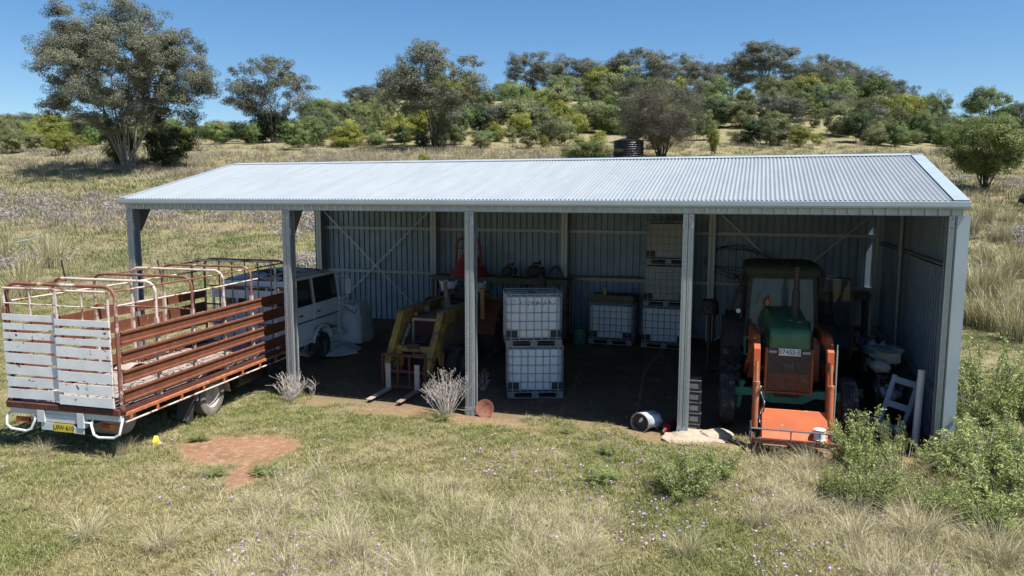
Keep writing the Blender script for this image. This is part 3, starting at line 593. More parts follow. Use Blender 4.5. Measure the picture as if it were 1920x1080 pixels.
# ------------------------------------------------------------------ green tractor with orange loader
def floorz(u, v): p = SH(u, v); return gz(p)
gt = thing('tractor', 'green cab tractor with orange front loader, parked facing out', 'tractor', SH(14.25, .98, floorz(14.25, .98)), math.pi - YAW + .05)
mb = MB(); hp = [(.34, 1.60), (.34, 1.86), (.26, 1.95), (-.6, 2.04), (-1.62, 2.10), (-1.62, 1.55), (.30, 1.50)]
mb.prism(hp, -.36, .36, 'x'); hood = mb.build('hood', M['grn'], gt, bev=.05)
mb = MB(); mb.box(-.08, -.02, -.3, -.27, 2.02, 2.03) ; mb.lathe([(.05, 0), (.05, .03), (.03, .04)], 10, (-.2, -.25, 1.985)); mb.build('fuel_cap', M['galvd'], hood, True)
mb = MB(); mb.box(-.34, .34, -1.5, .30, .85, 1.52); mb.box(-.22, .22, -2.6, .1, .62, .9); mb.build('engine', M['iron'], gt, bev=.02)
mb = MB(); mb.box(-.37, .37, .30, .34, .80, 1.60); gr = mb.build('grille', M['grille'], gt)
for sg in (-1, 1):
    mb = MB(); mb.box(sg * .395 - .022, sg * .395 + .022, .16, .355, .78, 1.60); mb.build('grille_frame', M['org'], gr, bev=.008)
mb = MB(); mb.box(-.40, .40, .20, .345, .755, .79); mb.build('grille_frame', M['org'], gr)
mesh_ = MB()
for k in range(9): mesh_.beam((-.36, .348, .84 + k * .035), (.36, .348, .84 + k * .035), .006, .008)
for k in range(24): mesh_.beam((-.36 + k * .031, .352, .81), (-.36 + k * .031, .352, 1.14), .006, .006)
mesh_.build('grille_mesh', M['rusto'], gr)['kind'] = 'stuff'
mb = MB()                                                 # worn emblem on the grille: a small barred badge
mb.box(-.075, -.045, .344, .352, 1.22, 1.34); mb.box(.045, .075, .344, .352, 1.22, 1.34); mb.box(-.045, .045, .344, .351, 1.26, 1.30); mb.build('emblem', M['rimd'], gr)
for sg in (-1, 1):
    for k in range(3):
        mb = MB(); mb.lathe([(.025, 0), (.025, .012), (.018, .014)], 10, (sg * (.245 + k * .045), .342, 1.53), 'y'); mb.build('vent_hole', M['rim'], gr, True)
mb = MB(); mb.box(-.19, .19, .366, .374, 1.47, 1.60); pl = mb.build('number_plate', M['plwh'], gt); text('07455·E', .118, M['inkb'], pl, (0, .3755, 1.535), (R(90), 0, math.pi))
mb = MB(); mb.box(-.04, .04, .34, .368, 1.52, 1.56); mb.build('plate_bracket', M['iron'], pl)
# front axle, steering, wheels
mb = MB(); mb.prism([(-.95, .60), (-.5, .62), (-.3, .50), (.3, .50), (.5, .62), (.95, .60), (.95, .76), (.5, .76), (.3, .68), (-.3, .68), (-.5, .76), (-.95, .76)], -.07, .07, 'y'); ax = mb.build('front_axle', M['grnt'], gt, bev=.012)
for sg in (-1, 1):
    mb = MB(); mb.tube([(sg * .80, .0, .84), (sg * .86, .0, .36)], [.055, .05], 12); mb.lathe([(.07, -.03), (.07, .03)], 12, (sg * .80, 0, .85)); mb.build('kingpin', M['grnt'], ax, True)
    wheel(gt, (sg * 1.06, 0, .52), .52, .27, .25, M['rubber'], M['yel'], out=sg)
    wheel(gt, (sg * .95, -2.75, .86), .86, .46, .44, M['rubber'], M['rimd'], lugs=34, out=sg, name='rear_wheel')
    mb = MB(); pts = arc((-2.75, .86), .96, 20, 165, 9); mb.strip([(sg * .62, p[1], p[2]) for p in pts], [(sg * 1.12, p[1], p[2]) for p in pts]); mb.strip([(sg * 1.12, p[1], p[2]) for p in pts], [(sg * 1.12, p[1], p[2] - .1) for p in pts]); mb.build('rear_guard', M['iron'], gt, True)
mb = MB(); mb.lathe([(.035, 0), (.05, .04), (.045, .05)], 14, (.86, -1.62, 1.98), 'y'); mb.build('work_lamp', M['pvc'], gt, True)
# cab
mb = MB()
for sg in (-1, 1):
    mb.beam((sg * .70, -1.66, 1.45), (sg * .62, -1.78, 2.75), .07, .07); mb.beam((sg * .78, -2.35, 1.55), (sg * .74, -2.4, 2.75), .06, .06); mb.beam((sg * .76, -3.15, 1.5), (sg * .70, -3.1, 2.75), .08, .08)
mb.box(-.70, .70, -1.70, -1.64, 1.40, 1.50); mb.box(-.66, .66, -1.80, -1.72, 2.66, 2.76); mb.box(-.78, .78, -3.18, -3.1, 1.4, 1.75)
cabf = mb.build('cab_frame', M['iron'], gt, bev=.01)
mb = MB(); ro = []
for (s, z) in ((1.0, 2.74), (1.03, 2.79), (1.02, 2.88), (.94, 2.95), (.7, 2.985)):
    ro.append([(sx * .74 * s, -2.42 + sy * .82 * s, z) for sx, sy in ((-1, -.92), (-.92, -1), (.92, -1), (1, -.92), (1, .92), (.92, 1), (-.92, 1), (-1, .92))])
vs = [p for r_ in ro for p in r_]; fs = [(i * 8 + j, i * 8 + (j + 1) % 8, (i + 1) * 8 + (j + 1) % 8, (i + 1) * 8 + j) for i in range(4) for j in range(8)] + [tuple(range(8))[::-1], tuple(32 + j for j in range(8))]
mb.add(vs, fs); mb.build('cab_roof', mat('cab_roof_faded', (.032, .042, .024), (.022, .03, .018), 3, .7, c3=(.06, .042, .02), thr=(.55, .62), s3=4), gt, True)
for sg in (-1, 1):
    mb = MB(); mb.box(sg * .46 - .14, sg * .46 + .14, -1.615, -1.585, 2.80, 2.86); mb.build('roof_lamp', M['amber'], gt, bev=.01)
mb = MB(); mb.hexa([(-.66, -1.68, 1.5), (.66, -1.68, 1.5), (.66, -1.67, 1.5), (-.66, -1.67, 1.5), (-.59, -1.79, 2.68), (.59, -1.79, 2.68), (.59, -1.78, 2.68), (-.59, -1.78, 2.68)]); mb.build('windscreen', M['glassl'], gt)
mb = MB(); mb.hexa([(-.72, -3.16, 1.76), (.72, -3.16, 1.76), (.72, -3.15, 1.76), (-.72, -3.15, 1.76), (-.68, -3.12, 2.7), (.68, -3.12, 2.7), (.68, -3.11, 2.7), (-.68, -3.11, 2.7)]); mb.build('rear_window', M['glassl'], gt)
mb = MB(); mb.tube([(.30, -1.74, 2.66), (.46, -1.69, 2.25)], .009, 6); mb.tube([(.46, -1.685, 2.38), (.5, -1.66, 2.12)], .008, 6); mb.build('wiper', M['galvd'], gt, True)
mb = MB(); mb.prism([(.40, 1.0), (.72, 1.06), (.74, 1.46), (.40, 1.46)], -1.60, -1.56, 'y'); sp1 = mb.build('cowl_panel', M['grn'], gt)
mb = MB(); mb.box(.46, .68, -1.558, -1.552, 1.10, 1.40); mb.build('cowl_window', M['glass'], sp1)
mb = MB(); mb.prism([(-.40, 1.0), (-.72, 1.06), (-.74, 1.46), (-.40, 1.46)], -1.60, -1.56, 'y'); mb.build('cowl_panel', M['grn'], gt)
dr = MB(); dr.tube([(-.76, -2.3, 1.0), (-1.42, -2.05, 1.0), (-1.44, -2.03, 1.9), (-1.36, -2.1, 2.66), (-.74, -2.35, 2.68)], .028, 8, closed=True); door_ = dr.build('open_door', M['iron'], gt, True)
mb = MB(); mb.add([(-.78, -2.29, 1.55), (-1.41, -2.05, 1.55), (-1.34, -2.1, 2.62), (-.76, -2.34, 2.64)], [(0, 1, 2, 3)]); mb.build('window', M['glass'], door_)
dr = MB(); dr.box(.78, .80, -3.05, -2.4, 1.0, 1.6); dr.build('door', M['grn'], gt)
mb = MB(); mb.hexa([(.775, -3.05, 1.6), (.785, -3.05, 1.6), (.785, -2.42, 1.6), (.775, -2.42, 1.6), (.71, -3.05, 2.7), (.72, -3.05, 2.7), (.72, -2.42, 2.7), (.71, -2.42, 2.7)]); mb.build('side_window', M['glass'], gt)
mb = MB(); mb.lathe([(.06, 0), (.062, .25), (.045, .3), (.04, .34)], 12, (.92, -1.95, 2.62), 'y'); mb.beam((.72, -1.9, 2.7), (1.02, -1.7, 2.0), .09, .05); mb.build('air_intake', M['iron'], gt, True)
mb = MB(); mb.box(-.25, .25, -2.9, -2.5, 1.3, 1.5); mb.box(-.25, .25, -3.0, -2.86, 1.5, 2.1); mb.build('seat', M['seat'], gt, bev=.04)
mb = MB(); mb.tube([(-.16, -.62, 2.0), (-.16, -.62, 2.45), (-.16, -.62, 2.95)], [.05, .055, .05], 14); mb.lathe([(.075, 2.1), (.075, 2.55)], 14, (-.16, -.62, 0)); mb.tube([(-.16, -.62, 2.93), (-.16, -.6, 3.02)], .05, 12); mb.build('exhaust', M['iron'], gt, True)
mb = MB(); mb.lathe([(.055, 0), (.05, .07), (.03, .12), (.012, .125)], 14, (.30, -1.35, 2.16)); bc = mb.build('beacon', M['amber'], gt, True)
mb = MB(); mb.tube([(.30, -1.35, 2.04), (.30, -1.35, 2.17)], .03, 10); mb.tube([(.29, -1.36, 2.28), (.29, -1.37, 2.36)], .012, 6); mb.build('beacon_stem', M['black'], bc, True)
mb = MB(); mb.tube([(-.42, -.3, 1.4), (-.46, -.6, 2.05)], .014, 6); mb.build('lever', M['galvd'], gt, True)
# loader
ld_ = MB(); ld_.tube([(-.60, -.88, .95), (.60, -.88, .95)], .06, 10); loader = ld_.build('loader', M['org'], gt, True)
for sg in (-1, 1):
    X = sg * .60; mb = MB(); mb.prism([(-1.0, 1.62), (.62, 1.72), (.86, 1.62), (1.10, .42), (1.22, .36), (1.26, .50), (1.02, 1.70), (.72, 1.90), (.55, 1.92), (-1.0, 1.82)], X - .055, X + .055, 'x'); mb.build('arm', M['org'], loader, bev=.008)
    mb = MB(); mb.beam((X, -.85, .75), (X, -.95, 1.75), .13, .12); mb.build('upright', M['org'], loader, bev=.01)
    mb = MB(); mb.tube([(X + sg * .10, -.7, .9), (X + sg * .10, .1, 1.3)], .045, 10); mb.tube([(X + sg * .10, .1, 1.3), (X + sg * .10, .7, 1.62)], .025, 8); mb.build('lift_ram', M['org'], loader, True)
    mb = MB(); mb.tube([(X, 1.20, 1.15), (X, 1.30, .34)], .05, 12); mb.tube([(X, 1.12, 1.5), (X, 1.20, 1.15)], .028, 8); mb.lathe([(.058, -.03), (.058, .03)], 12, (X, 1.20, 1.13)); mb.build('bucket_ram', mat('ram_orange', (.5, .12, .04), (.38, .10, .04), 5, .6, c3=(.3, .17, .10), thr=(.5, .6), s3=6), loader, True)
rr = random.Random(8)
for k in range(3):
    mb = MB(); pts = [(.50 + .04 * math.sin(i * 1.1 + k), 1.28 + .04 * math.cos(i * 1.7 + k), 1.1 - i * .09) for i in range(9)]; mb.tube(pts, .01, 6); mb.build('hose', M['pvc'] if k == 1 else M['black'], loader, True)
bk = MB(); pb = [(1.12, .30), (1.16, .66), (1.20, .70), (1.28, .62), (1.46, .30), (1.62, .20), (1.60, .17), (1.30, .17)]
bk.prism([(1.10, .28), (1.16, .68), (1.22, .70), (1.44, .36), (1.56, .24), (1.54, .21), (1.2, .2)], -.56, .50, 'x'); bu = bk.build('bucket', M['orgw'], gt, bev=.012)
mb = MB(); mb.tube([(-.60, 1.56, .24), (.54, 1.56, .24)], .04, 10); mb.build('bucket_lip', M['org'], bu, True)
# rusty carry frame in front of the bucket
mb = MB(); mb.beam((.66, 1.72, .27), (-.80, 1.66, .25), .07, .075); mb.beam((.66, 1.2, .26), (.66, 1.72, .26), .07, .07); mb.beam((-.6, 1.2, .25), (-.6, 1.68, .25), .07, .07); fr_ = mb.build('carry_frame', M['rustd'], gt)
for x in (.58, -.70):
    mb = MB(); mb.box(x - .09, x + .09, 1.68, 1.72, -.1, .235); mb.build('frame_leg', M['rustd'], fr_)
mb = MB(); mb.tube([(.68, 1.74, .20), (.70, 1.74, .60)], .012, 6); mb.tube([(.69, 1.74, .48), (-.65, 1.70, .46)], .014, 6); mb.tube([(.05, 1.72, .28), (.05, 1.72, .47)], .012, 6); mb.tube([(-.4, 1.70, .27), (-.4, 1.70, .46)], .012, 6); mb.build('frame_rail', M['galvd'], fr_, True)
sp_ = MB(); sp_.lathe([(.085, 0), (.098, .004), (.098, .016), (.088, .02), (.088, .17), (.098, .174), (.098, .186), (.03, .19)], 20)
rl = sp_.build('wire_reel', M['pvc'], None, True); tag(rl, 'small white reel standing on the lip of the orange loader bucket', 'reel'); rl.matrix_world = gt.matrix_basis @ Matrix.Translation((-.42, 1.50, .29))
pole = MB(); pole.tube([(0, 0, 0), (.01, .0, 1.0), (.02, .03, 1.75)], .016, 8); pole.tube([(.02, .03, 1.75), (.02, .03, 1.86)], .011, 6)
tag(pole.build('steel_rod', M['galv'], None, True, loc=SH(14.98, -.12, 0)), 'thin pale upright steel rod beside the orange loader arm', 'rod')
# ------------------------------------------------------------------ yellow loader with pallet forks
yl = thing('fork_loader', 'dusty yellow loader tractor with a rusty pallet fork carriage', 'loader', SH(6.32, 2.2, floorz(6.3, 2.2)), math.pi - YAW)
mb = MB(); mb.prism([(.02, .55), (.02, 1.42), (-.12, 1.46), (-2.2, 1.52), (-2.2, .6)], -.30, .30, 'x'); mb.build('body', M['yeld'], yl, bev=.03)
mb = MB(); 
for (a, b2) in (((-.33, 1.40), (.33, 1.46)), ((-.33, .55), (.33, .60))): mb.box(a[0], b2[0], .03, .09, a[1], b2[1])
for x in (-.33, .28): mb.box(x, x + .05, .03, .09, .60, 1.40)
mb.build('radiator_frame', mat('frame_pink', (.40, .29, .23), (.30, .22, .18), 5, .8), yl)
rs = MB()
for k in range(13): rs.beam((-.28, .055 + .008 * (k % 2), .63 + k * .06), (.28, .055, .63 + k * .06), .006, .018)
for k in range(14): rs.beam((-.27 + k * .042, .06, .61), (-.27 + k * .042 + .02 * (k % 2), .06, 1.40), .014, .008)
rs.build('radiator_screen', M['rustd'], yl)['kind'] = 'stuff'
mb = MB(); mb.box(-.28, .28, .022, .03, .6, 1.4); mb.build('radiator_core', M['black'], yl)
for sg in (-1, 1):
    X = sg * .50; mb = MB(); mb.prism([(-3.0, 1.52), (-2.6, 1.40), (.0, 1.36), (.30, 1.18), (.95, .40), (1.05, .30), (1.16, .36), (1.10, .52), (.50, 1.38), (.34, 1.62), (.20, 1.66), (-2.6, 1.66), (-3.0, 1.72)], X - .075, X + .075, 'x'); arm = mb.build('arm', M['yel'], yl, bev=.01)
    mb = MB(); mb.prism([(-2.7, 1.665), (.22, 1.665), (.36, 1.63), (.37, 1.645), (.23, 1.685), (-2.7, 1.685)], X - .08, X + .08, 'x'); mb.build('arm_dust', M['yeld'], arm)
    mb = MB(); mb.prism([(.35, .70), (.62, .98), (.72, .9), (.60, .50), (.42, .42)], X - .02 + sg * .09, X + .02 + sg * .09, 'x'); mb.build('linkage_plate', M['yel'], yl, bev=.008)
    mb = MB(); mb.tube([(X * .72, .15, 1.30), (X * .72, .62, .80)], .05, 12); mb.tube([(X * .72, .62, .80), (X * .72, .98, .46)], .028, 8); mb.build('tilt_ram', M['yeld'], yl, True)
    mb = MB(); mb.lathe([(.05, 0), (.06, .02), (.06, .07), (.04, .09)], 12, (X * .62, -.1, 1.48)); mb.build('cap', M['rusto'], yl, True)
    wheel(yl, (sg * .72, -.15, .40), .40, .24, .21, M['rubber'], M['rimd'], out=sg)
    wheel(yl, (sg * .86, -2.55, .74), .74, .42, .40, M['rubber'], M['rust'], lugs=28, out=sg, name='rear_wheel')
    mb = MB(); pts = arc((-2.55, .74), .86, 5, 150, 10); mb.strip([(sg * .62, p[1], p[2]) for p in pts], [(sg * 1.1, p[1], p[2]) for p in pts]); mb.strip([(sg * 1.1, p[1], p[2]) for p in pts], [(sg * 1.1, p[1], p[2] - .07) for p in pts]); mb.build('rear_guard', M['rust'], yl, True)
mb = MB(); mb.box(-.50, .50, .62, .72, .78, .92); mb.box(-.42, -.3, .6, .74, .45, .8); mb.box(.3, .42, .6, .74, .45, .8); cb = mb.build('cross_beam', M['yel'], yl, bev=.01)
mb = MB(); mb.box(-.16, .16, .725, .74, .86, .97); mb.build('name_plate', M['rustd'], cb); 
for k in range(3):
    mb = MB(); mb.tube([(-.36 + k * .03, .35, 1.18), (-.25 + .1 * k, .55, .98 + .03 * k), (-.05 + .08 * k, .72, 1.02 - .05 * k), (.15 + .05 * k, .62, 1.1), (.32, .45, .85 + .08 * k), (.25, .7, .7)], .014, 6); mb.build('hose', M['black'], yl, True)
mb = MB(); mb.tube([(0, -1.3, 1.5), (.0, -1.25, 1.75), (.02, -1.2, 2.05)], [.10, .075, .05], 10); mb.tube([(.02, -1.2, 2.0), (.03, -1.2, 2.2)], .05, 10); mb.build('steering_column', M['yeld'], yl, True)
mb = MB(); mb.lathe([(.17, 0), (.185, .015), (.17, .03), (.155, .015)], 20, (0, -1.55, 1.92), caps=False); mb.build('steering_wheel', M['black'], yl, True)
mb = MB(); mb.box(-.25, .25, -2.35, -1.9, 1.5, 1.62); mb.box(-.25, .25, -2.42, -2.3, 1.6, 1.95); mb.build('seat', M['seat'], yl, bev=.04)
for k, (x, y) in enumerate(((.3, -.7), (-.28, -.9), (.2, -1.5))):
    mb = MB(); mb.lathe([(.08, 0), (.09, .05), (.07, .14), (.03, .16)], 10, (x, y, 1.5)); mb.build('filter', M['yeld'], yl, True)
for sg in (-1, ):
    mb = MB(); mb.tube([(sg * .85, -1.5, 1.25), (sg * .85, -1.5, 1.95)], .06, 12); mb.lathe([(.08, 1.9), (.08, 2.0), (.05, 2.03)], 12, (sg * .85, -1.5, 0)); mb.build('hydraulic_ram', mat('ram_amber', (.42, .2, .06), (.3, .15, .05), 5, .6), yl, True)
ca = MB()
for z in (.10, .44, .80): ca.beam((-.52, 1.20, z), (.52, 1.20, z), .05, .07)
for x in (-.52, -.14, .14, .52): ca.beam((x, 1.21, .06), (x, 1.21, .82), .05, .05)
car = ca.build('fork_carriage', M['rustd'], yl, bev=.006)
for x in (-.34, .36):
    mb = MB(); mb.prism([(1.24, .02), (1.24, .06), (1.7, .05), (2.15, .035), (2.16, .02)], x - .06, x + .06, 'x'); fk_ = mb.build('fork', M['guard'] if x > 0 else mat('fork_brown', (.3, .2, .15), (.2, .13, .1), 5, .7), car)
    mb = MB(); mb.box(x - .06, x + .06, 1.24, 1.27, .06, .62); mb.build('fork_shank', M['cage'], fk_)
mb = MB(); mb.tube([(-.02, 1.25, .82), (.0, 1.27, .62), (.05, 1.26, .5)], .012, 6); mb.build('chain', M['spred'], car, True)
# ------------------------------------------------------------------ intermediate bulk totes
def ibc_meshes():
    b = MB(); W, D = .585, .485
    lv = [(.165, .86), (.19, .97), (.26, 1), (1.00, 1), (1.06, .97), (1.09, .85)]; n = 24; vs = []
    for z, s in lv:
        for k in range(n):
            a = 2 * math.pi * (k + .5) / n; e = .22; cx, sx = math.cos(a), math.sin(a)
            vs.append((W * s * math.copysign(abs(cx) ** e, cx), D * s * math.copysign(abs(sx) ** e, sx), z))
    fs = [(i * n + j, i * n + (j + 1) % n, (i + 1) * n + (j + 1) % n, (i + 1) * n + j) for i in range(len(lv) - 1) for j in range(n)] + [tuple(range(n))[::-1], tuple((len(lv) - 1) * n + j for j in range(n))]
    b.add(vs, fs); bottle = b.mesh('bottle', M['ibc'], True)
    l = MB(); l.lathe([(.09, 1.08), (.09, 1.115), (.08, 1.125)], 16); lid = l.mesh('lid', M['black'], True)
    c = MB(); W, D = .60, .50; r = .0095
    for z in (.19, .36, .545, .73, .915, 1.13):
        c.tube([(-W + .03, -D, z), (W - .03, -D, z), (W, -D + .03, z), (W, D - .03, z), (W - .03, D, z), (-W + .03, D, z), (-W, D - .03, z), (-W, -D + .03, z)], r if z < 1.1 else .014, 6, closed=True)
    for k in range(7):
        x = -W + .11 + k * (2 * W - .22) / 6
        if k in (1, 5): x += .02 * (1 if k == 1 else -1)
        for y in (-D, D): c.tube([(x, y, .15), (x, y, 1.13)], r, 6)
    for k in range(5):
        y = -D + .12 + k * (2 * D - .24) / 4
        for x in (-W, W): c.tube([(x, y, .15), (x, y, 1.13)], r, 6)
    for y in (-.16, .16): c.tube([(-W, y, 1.13), (W, y, 1.13)], r, 6)
    cage = c.mesh('cage', M['cage'], True)
    p = MB(); p.box(-.6, .6, -.5, .5, .125, .15)
    for x in (-.6, -.075, .45):
        for y in (-.5, -.07, .36): p.box(x, x + .15, y, y + .14, .02, .125)
    for y in (-.5, -.07, .36): p.box(-.6, .6, y, y + .14, 0, .02)
    pal = p.mesh('pallet', M['galvd'])
    g = MB(); g.box(-.12, .12, -.006, .006, .17, .355); cg = g.mesh('corner_guard', M['black'])
    return bottle, lid, cage, pal, cg
IB = ibc_meshes(); IBCG = 'caged bulk liquid totes in the shed'
def ibc(label, loc, rz_, dirty=0, seed=0):
    t = thing('bulk_tote', label, 'tote', loc, rz_, IBCG)
    b = inst(IB[0], 'bottle', t); inst(IB[1], 'lid', b); inst(IB[2], 'cage', t); inst(IB[3], 'pallet', t)
    for x in (-.47, .47): inst(IB[4], 'corner_guard', t, (x, -.492, 0))
    if dirty: b.material_slots[0].link = 'OBJECT'; b.material_slots[0].material = M['ibcd']
    return t
p1 = G(948, 752); p2 = G(1059, 750); ctr = (p1 + p2) / 2; ang = math.atan2(p2.y - p1.y, p2.x - p1.x) * .5; inn = Vector((-math.sin(ang), math.cos(ang), 0)) * .5
c0 = ctr + inn; z0 = gz(c0)
ibc('clean white caged tote, lower of the pair standing in the open bay', (c0.x, c0.y, z0), ang)
tp = ibc('white caged tote with flaking grime, upper of the pair in the open bay', (c0.x - .05, c0.y, z0 + 1.13), ang + .03)
r_ = random.Random(2); mb = MB()
for k in range(46):
    x = r_.gauss(.02, .2); z = 1.0 - abs(r_.gauss(0, .02)) - .10 * max(0, .9 - abs(x) * 2) * r_.random(); s = r_.uniform(.006, .022); mb.box(x, x + s, -.489, -.4865, z - s * r_.uniform(.6, 2.2), z)
mb.build('grime', M['soot'], tp)['kind'] = 'stuff'
def shp(u, v): p = SH(u, v); return (p.x, p.y, gz(p))
b0 = shp(9.90, 6.85); ibc('lone caged tote under the dark crate along the back wall', b0, -YAW, 0)
s0 = shp(11.36, 6.80)
for k, lb in enumerate(('bottom tote of the tall stack of three against the back wall', 'middle tote of the tall stack of three against the back wall', 'dusty top tote of the tall stack of three against the back wall')):
    p = SH(11.36 + .03 * k, 6.80); ibc(lb, (p.x, p.y, s0[2] + k * 1.13), -YAW + .01 * k, 1 if k else 0)
# dark timber crate on the lone tote, with a mallet
cr_ = thing('timber_crate', 'dark timber crate lying on the lone tote at the back', 'crate', (b0[0], b0[1], b0[2] + 1.145), -YAW)
for k in range(6): mb = MB(); mb.box(-.62 + k * .207, -.62 + k * .207 + .195, -.52, .5, .14, .165); mb.build('board', M['wood'], cr_)
for y in (-.52, -.02, .42): mb = MB(); mb.box(-.62, .62, y, y + .08, 0, .14); mb.build('bearer', M['wood'], cr_)
for y in (-.545,): mb = MB(); mb.box(-.62, .62, y, y + .022, .03, .22); mb.build('side_board', M['wood'], cr_)
ml = thing('mallet', 'yellow handled mallet lying on the dark timber crate', 'mallet', Vector((b0[0], b0[1], b0[2] + 1.335)) + Vector((-.35 * CY, .35 * SY, 0)), -YAW + .1)
mb = MB(); mb.tube([(-.42, -.35, 0), (.12, -.33, .02)], .017, 8); mb.build('handle', M['woody'], ml, True)
mb = MB(); mb.lathe([(.045, -.11), (.052, -.09), (.052, .13), (.045, .15)], 14, (.13, -.33, .06)); mb.build('head', M['woody'], ml, True)
# ------------------------------------------------------------------ bench along the back wall
def bench(name, label, u0, u1, v0, v1, zt, legs=3):
    p = SH(u0, v0); t = thing(name, label, 'bench', (p.x, p.y, 0), -YAW); L_ = u1 - u0; D_ = v1 - v0; n = 4
    for k in range(n): mb = MB(); mb.box(0, L_, k * D_ / n, (k + 1) * D_ / n - .012, zt - .05, zt - .003 * (k % 2)); mb.build('plank', M['wood'], t)
    for k in range(legs):
        x = .08 + k * (L_ - .16) / (legs - 1)
        for y in (.06, D_ - .06): mb = MB(); mb.box(x - .04, x + .04, y - .04, y + .04, 0, zt - .05); mb.build('leg', M['wood'], t)
    mb = MB(); mb.box(.03, L_ - .03, .03, .06, zt - .16, zt - .05); mb.build('apron', M['wood'], t)
    mb = MB(); mb.box(.03, L_ - .03, .05, D_ - .05, 1.0, 1.03); mb.build('shelf', M['wood'], t)
    return t
ZB_ = 2.02
bench('workbench', 'dark timber workbench along the back wall holding the red spreader', 4.35, 8.6, 6.75, 7.5, ZB_, 4)
bench('workbench', 'dark cluttered workbench in the corner behind the green tractor', 14.2, 16.4, 6.7, 7.5, 1.95, 3)
# upturned red spreader
sp0 = thing('fertiliser_spreader', 'upturned red cone spreader standing on the workbench', 'spreader', SH(5.55, 6.95, ZB_), -YAW)
mb = MB(); mb.lathe([(.56, 0), (.58, .015), (.57, .04), (.22, .62), (.20, .66)], 32); mb.build('hopper', M['spred'], sp0, True)
mb = MB(); mb.lathe([(.10, .64), (.12, .70), (.09, .86), (.13, .90), (.13, .98)], 16); mb.build('gearbox', M['iron'], sp0, True)
for sg in (-1, 1):
    mb = MB(); mb.tube([(sg * .40, -.10, .30), (sg * .36, -.1, .95), (sg * .28, -.08, 1.10), (0, -.06, 1.14)], .035, 10); mb.build('frame_tube', M['spred'], sp0, True)
    mb = MB(); mb.beam((sg * .36, -.1, .82), (0, -.08, .84), .03, .03); mb.beam((sg * .48, -.1, .86), (sg * .34, -.1, .86), .025, .025); mb.build('frame_bar', M['spred'], sp0)
mb = MB(); mb.tube([(.05, -.2, 1.02), (.10, -.34, .72), (.14, -.36, .52)], [.07, .05, .045], 10); mb.build('spout', M['carton'], sp0, True)
def tub(name, label, loc, r, h, mt, cat='tub', group=None, rot=None, handle=True):
    t = thing(name, label, cat, loc, 0, group, rot); mb = MB(); mb.lathe([(r * .82, 0), (r * .85, .005), (r, h * .92), (r * 1.06, h * .93), (r * 1.06, h), (r * .98, h), (r * .80, .02)], 22, caps=False); mb.add([(r * .82 * math.cos(a), r * .82 * math.sin(a), .004) for a in np.linspace(0, 2 * math.pi, 22, False)], [tuple(range(22))]); mb.build('shell', mt, t, True)
    if handle: mb = MB(); mb.tube([(r * 1.05 * math.cos(R(a)), r * .25, h * .9 - r * .8 * math.sin(R(a))) for a in range(0, 181, 20)], .006, 6); mb.build('bail', M['galvd'], t, True)
    return t
for k, (u, lb) in enumerate(((5.05, 'white tub under the bench edge, hung left of the spreader leg'), (5.95, 'white tub under the bench edge beside the loader steering column'))):
    p = SH(u, 6.55); pd = thing('trestle', ('dark trestle under the tub left of the red spreader', 'dark trestle under the tub behind the loader column')[k], 'trestle', (p.x, p.y, 0), -YAW, 'tub trestles')
    mb = MB(); mb.box(-.3, .3, -.2, .2, 1.58, 1.63); mb.build('top', M['wood'], pd)
    for x in (-.25, .25): mb = MB(); mb.box(x - .03, x + .03, -.15, .15, .1, 1.58); mb.build('leg', M['wood'], pd)
    tub('tub', lb, (p.x, p.y, 1.63), .27, .27, M['pvc'])
# pumps and coil on the bench
def pump(label, u, v, s, rz_=0):
    t = thing('pump', label, 'pump', SH(u, v, ZB_), -YAW + rz_); mb = MB(); mb.lathe([(.05 * s, -.2 * s), (.13 * s, -.15 * s), (.17 * s, -.05 * s), (.17 * s, .08 * s), (.10 * s, .14 * s), (.10 * s, .26 * s), (.13 * s, .27 * s)], 18, (0, 0, .2 * s), 'x'); mb.build('housing', M['iron'], t, True)
    mb = MB(); mb.box(-.15 * s, .2 * s, -.1 * s, .1 * s, 0, .05 * s); mb.box(-.04 * s, .04 * s, -.05 * s, .05 * s, .04 * s, .2 * s); mb.build('foot', M['iron'], t)
    mb = MB(); mb.tube([(-.02 * s, -.02, .30 * s), (-.02 * s, -.02, .42 * s), (.16 * s, -.04, .43 * s)], .03 * s, 8); mb.lathe([(.06 * s, .14 * s), (.06 * s, .18 * s)], 10, (0, -.04, .43 * s), 'x'); mb.build('pipe_elbow', M['iron'], t, True)
pump('rusty pump with a raised elbow, on the bench beside the post', 6.75, 6.95, .9); pump('round dark pump housing on the bench between pump and hoops', 7.55, 6.95, 1.05, .6)
hp_ = thing('hoop_coil', 'two dark bent hoops standing on the bench end', 'hoops', SH(8.2, 6.9, ZB_), -YAW)
for k in range(2): mb = MB(); mb.tube([(.18 * math.cos(R(a)) * (1 + .2 * k), .06 * k, .02 + .30 * math.sin(R(a)) * (1 + .15 * k)) for a in range(0, 181, 15)], .018, 8); mb.build('hoop', M['iron'], hp_, True)
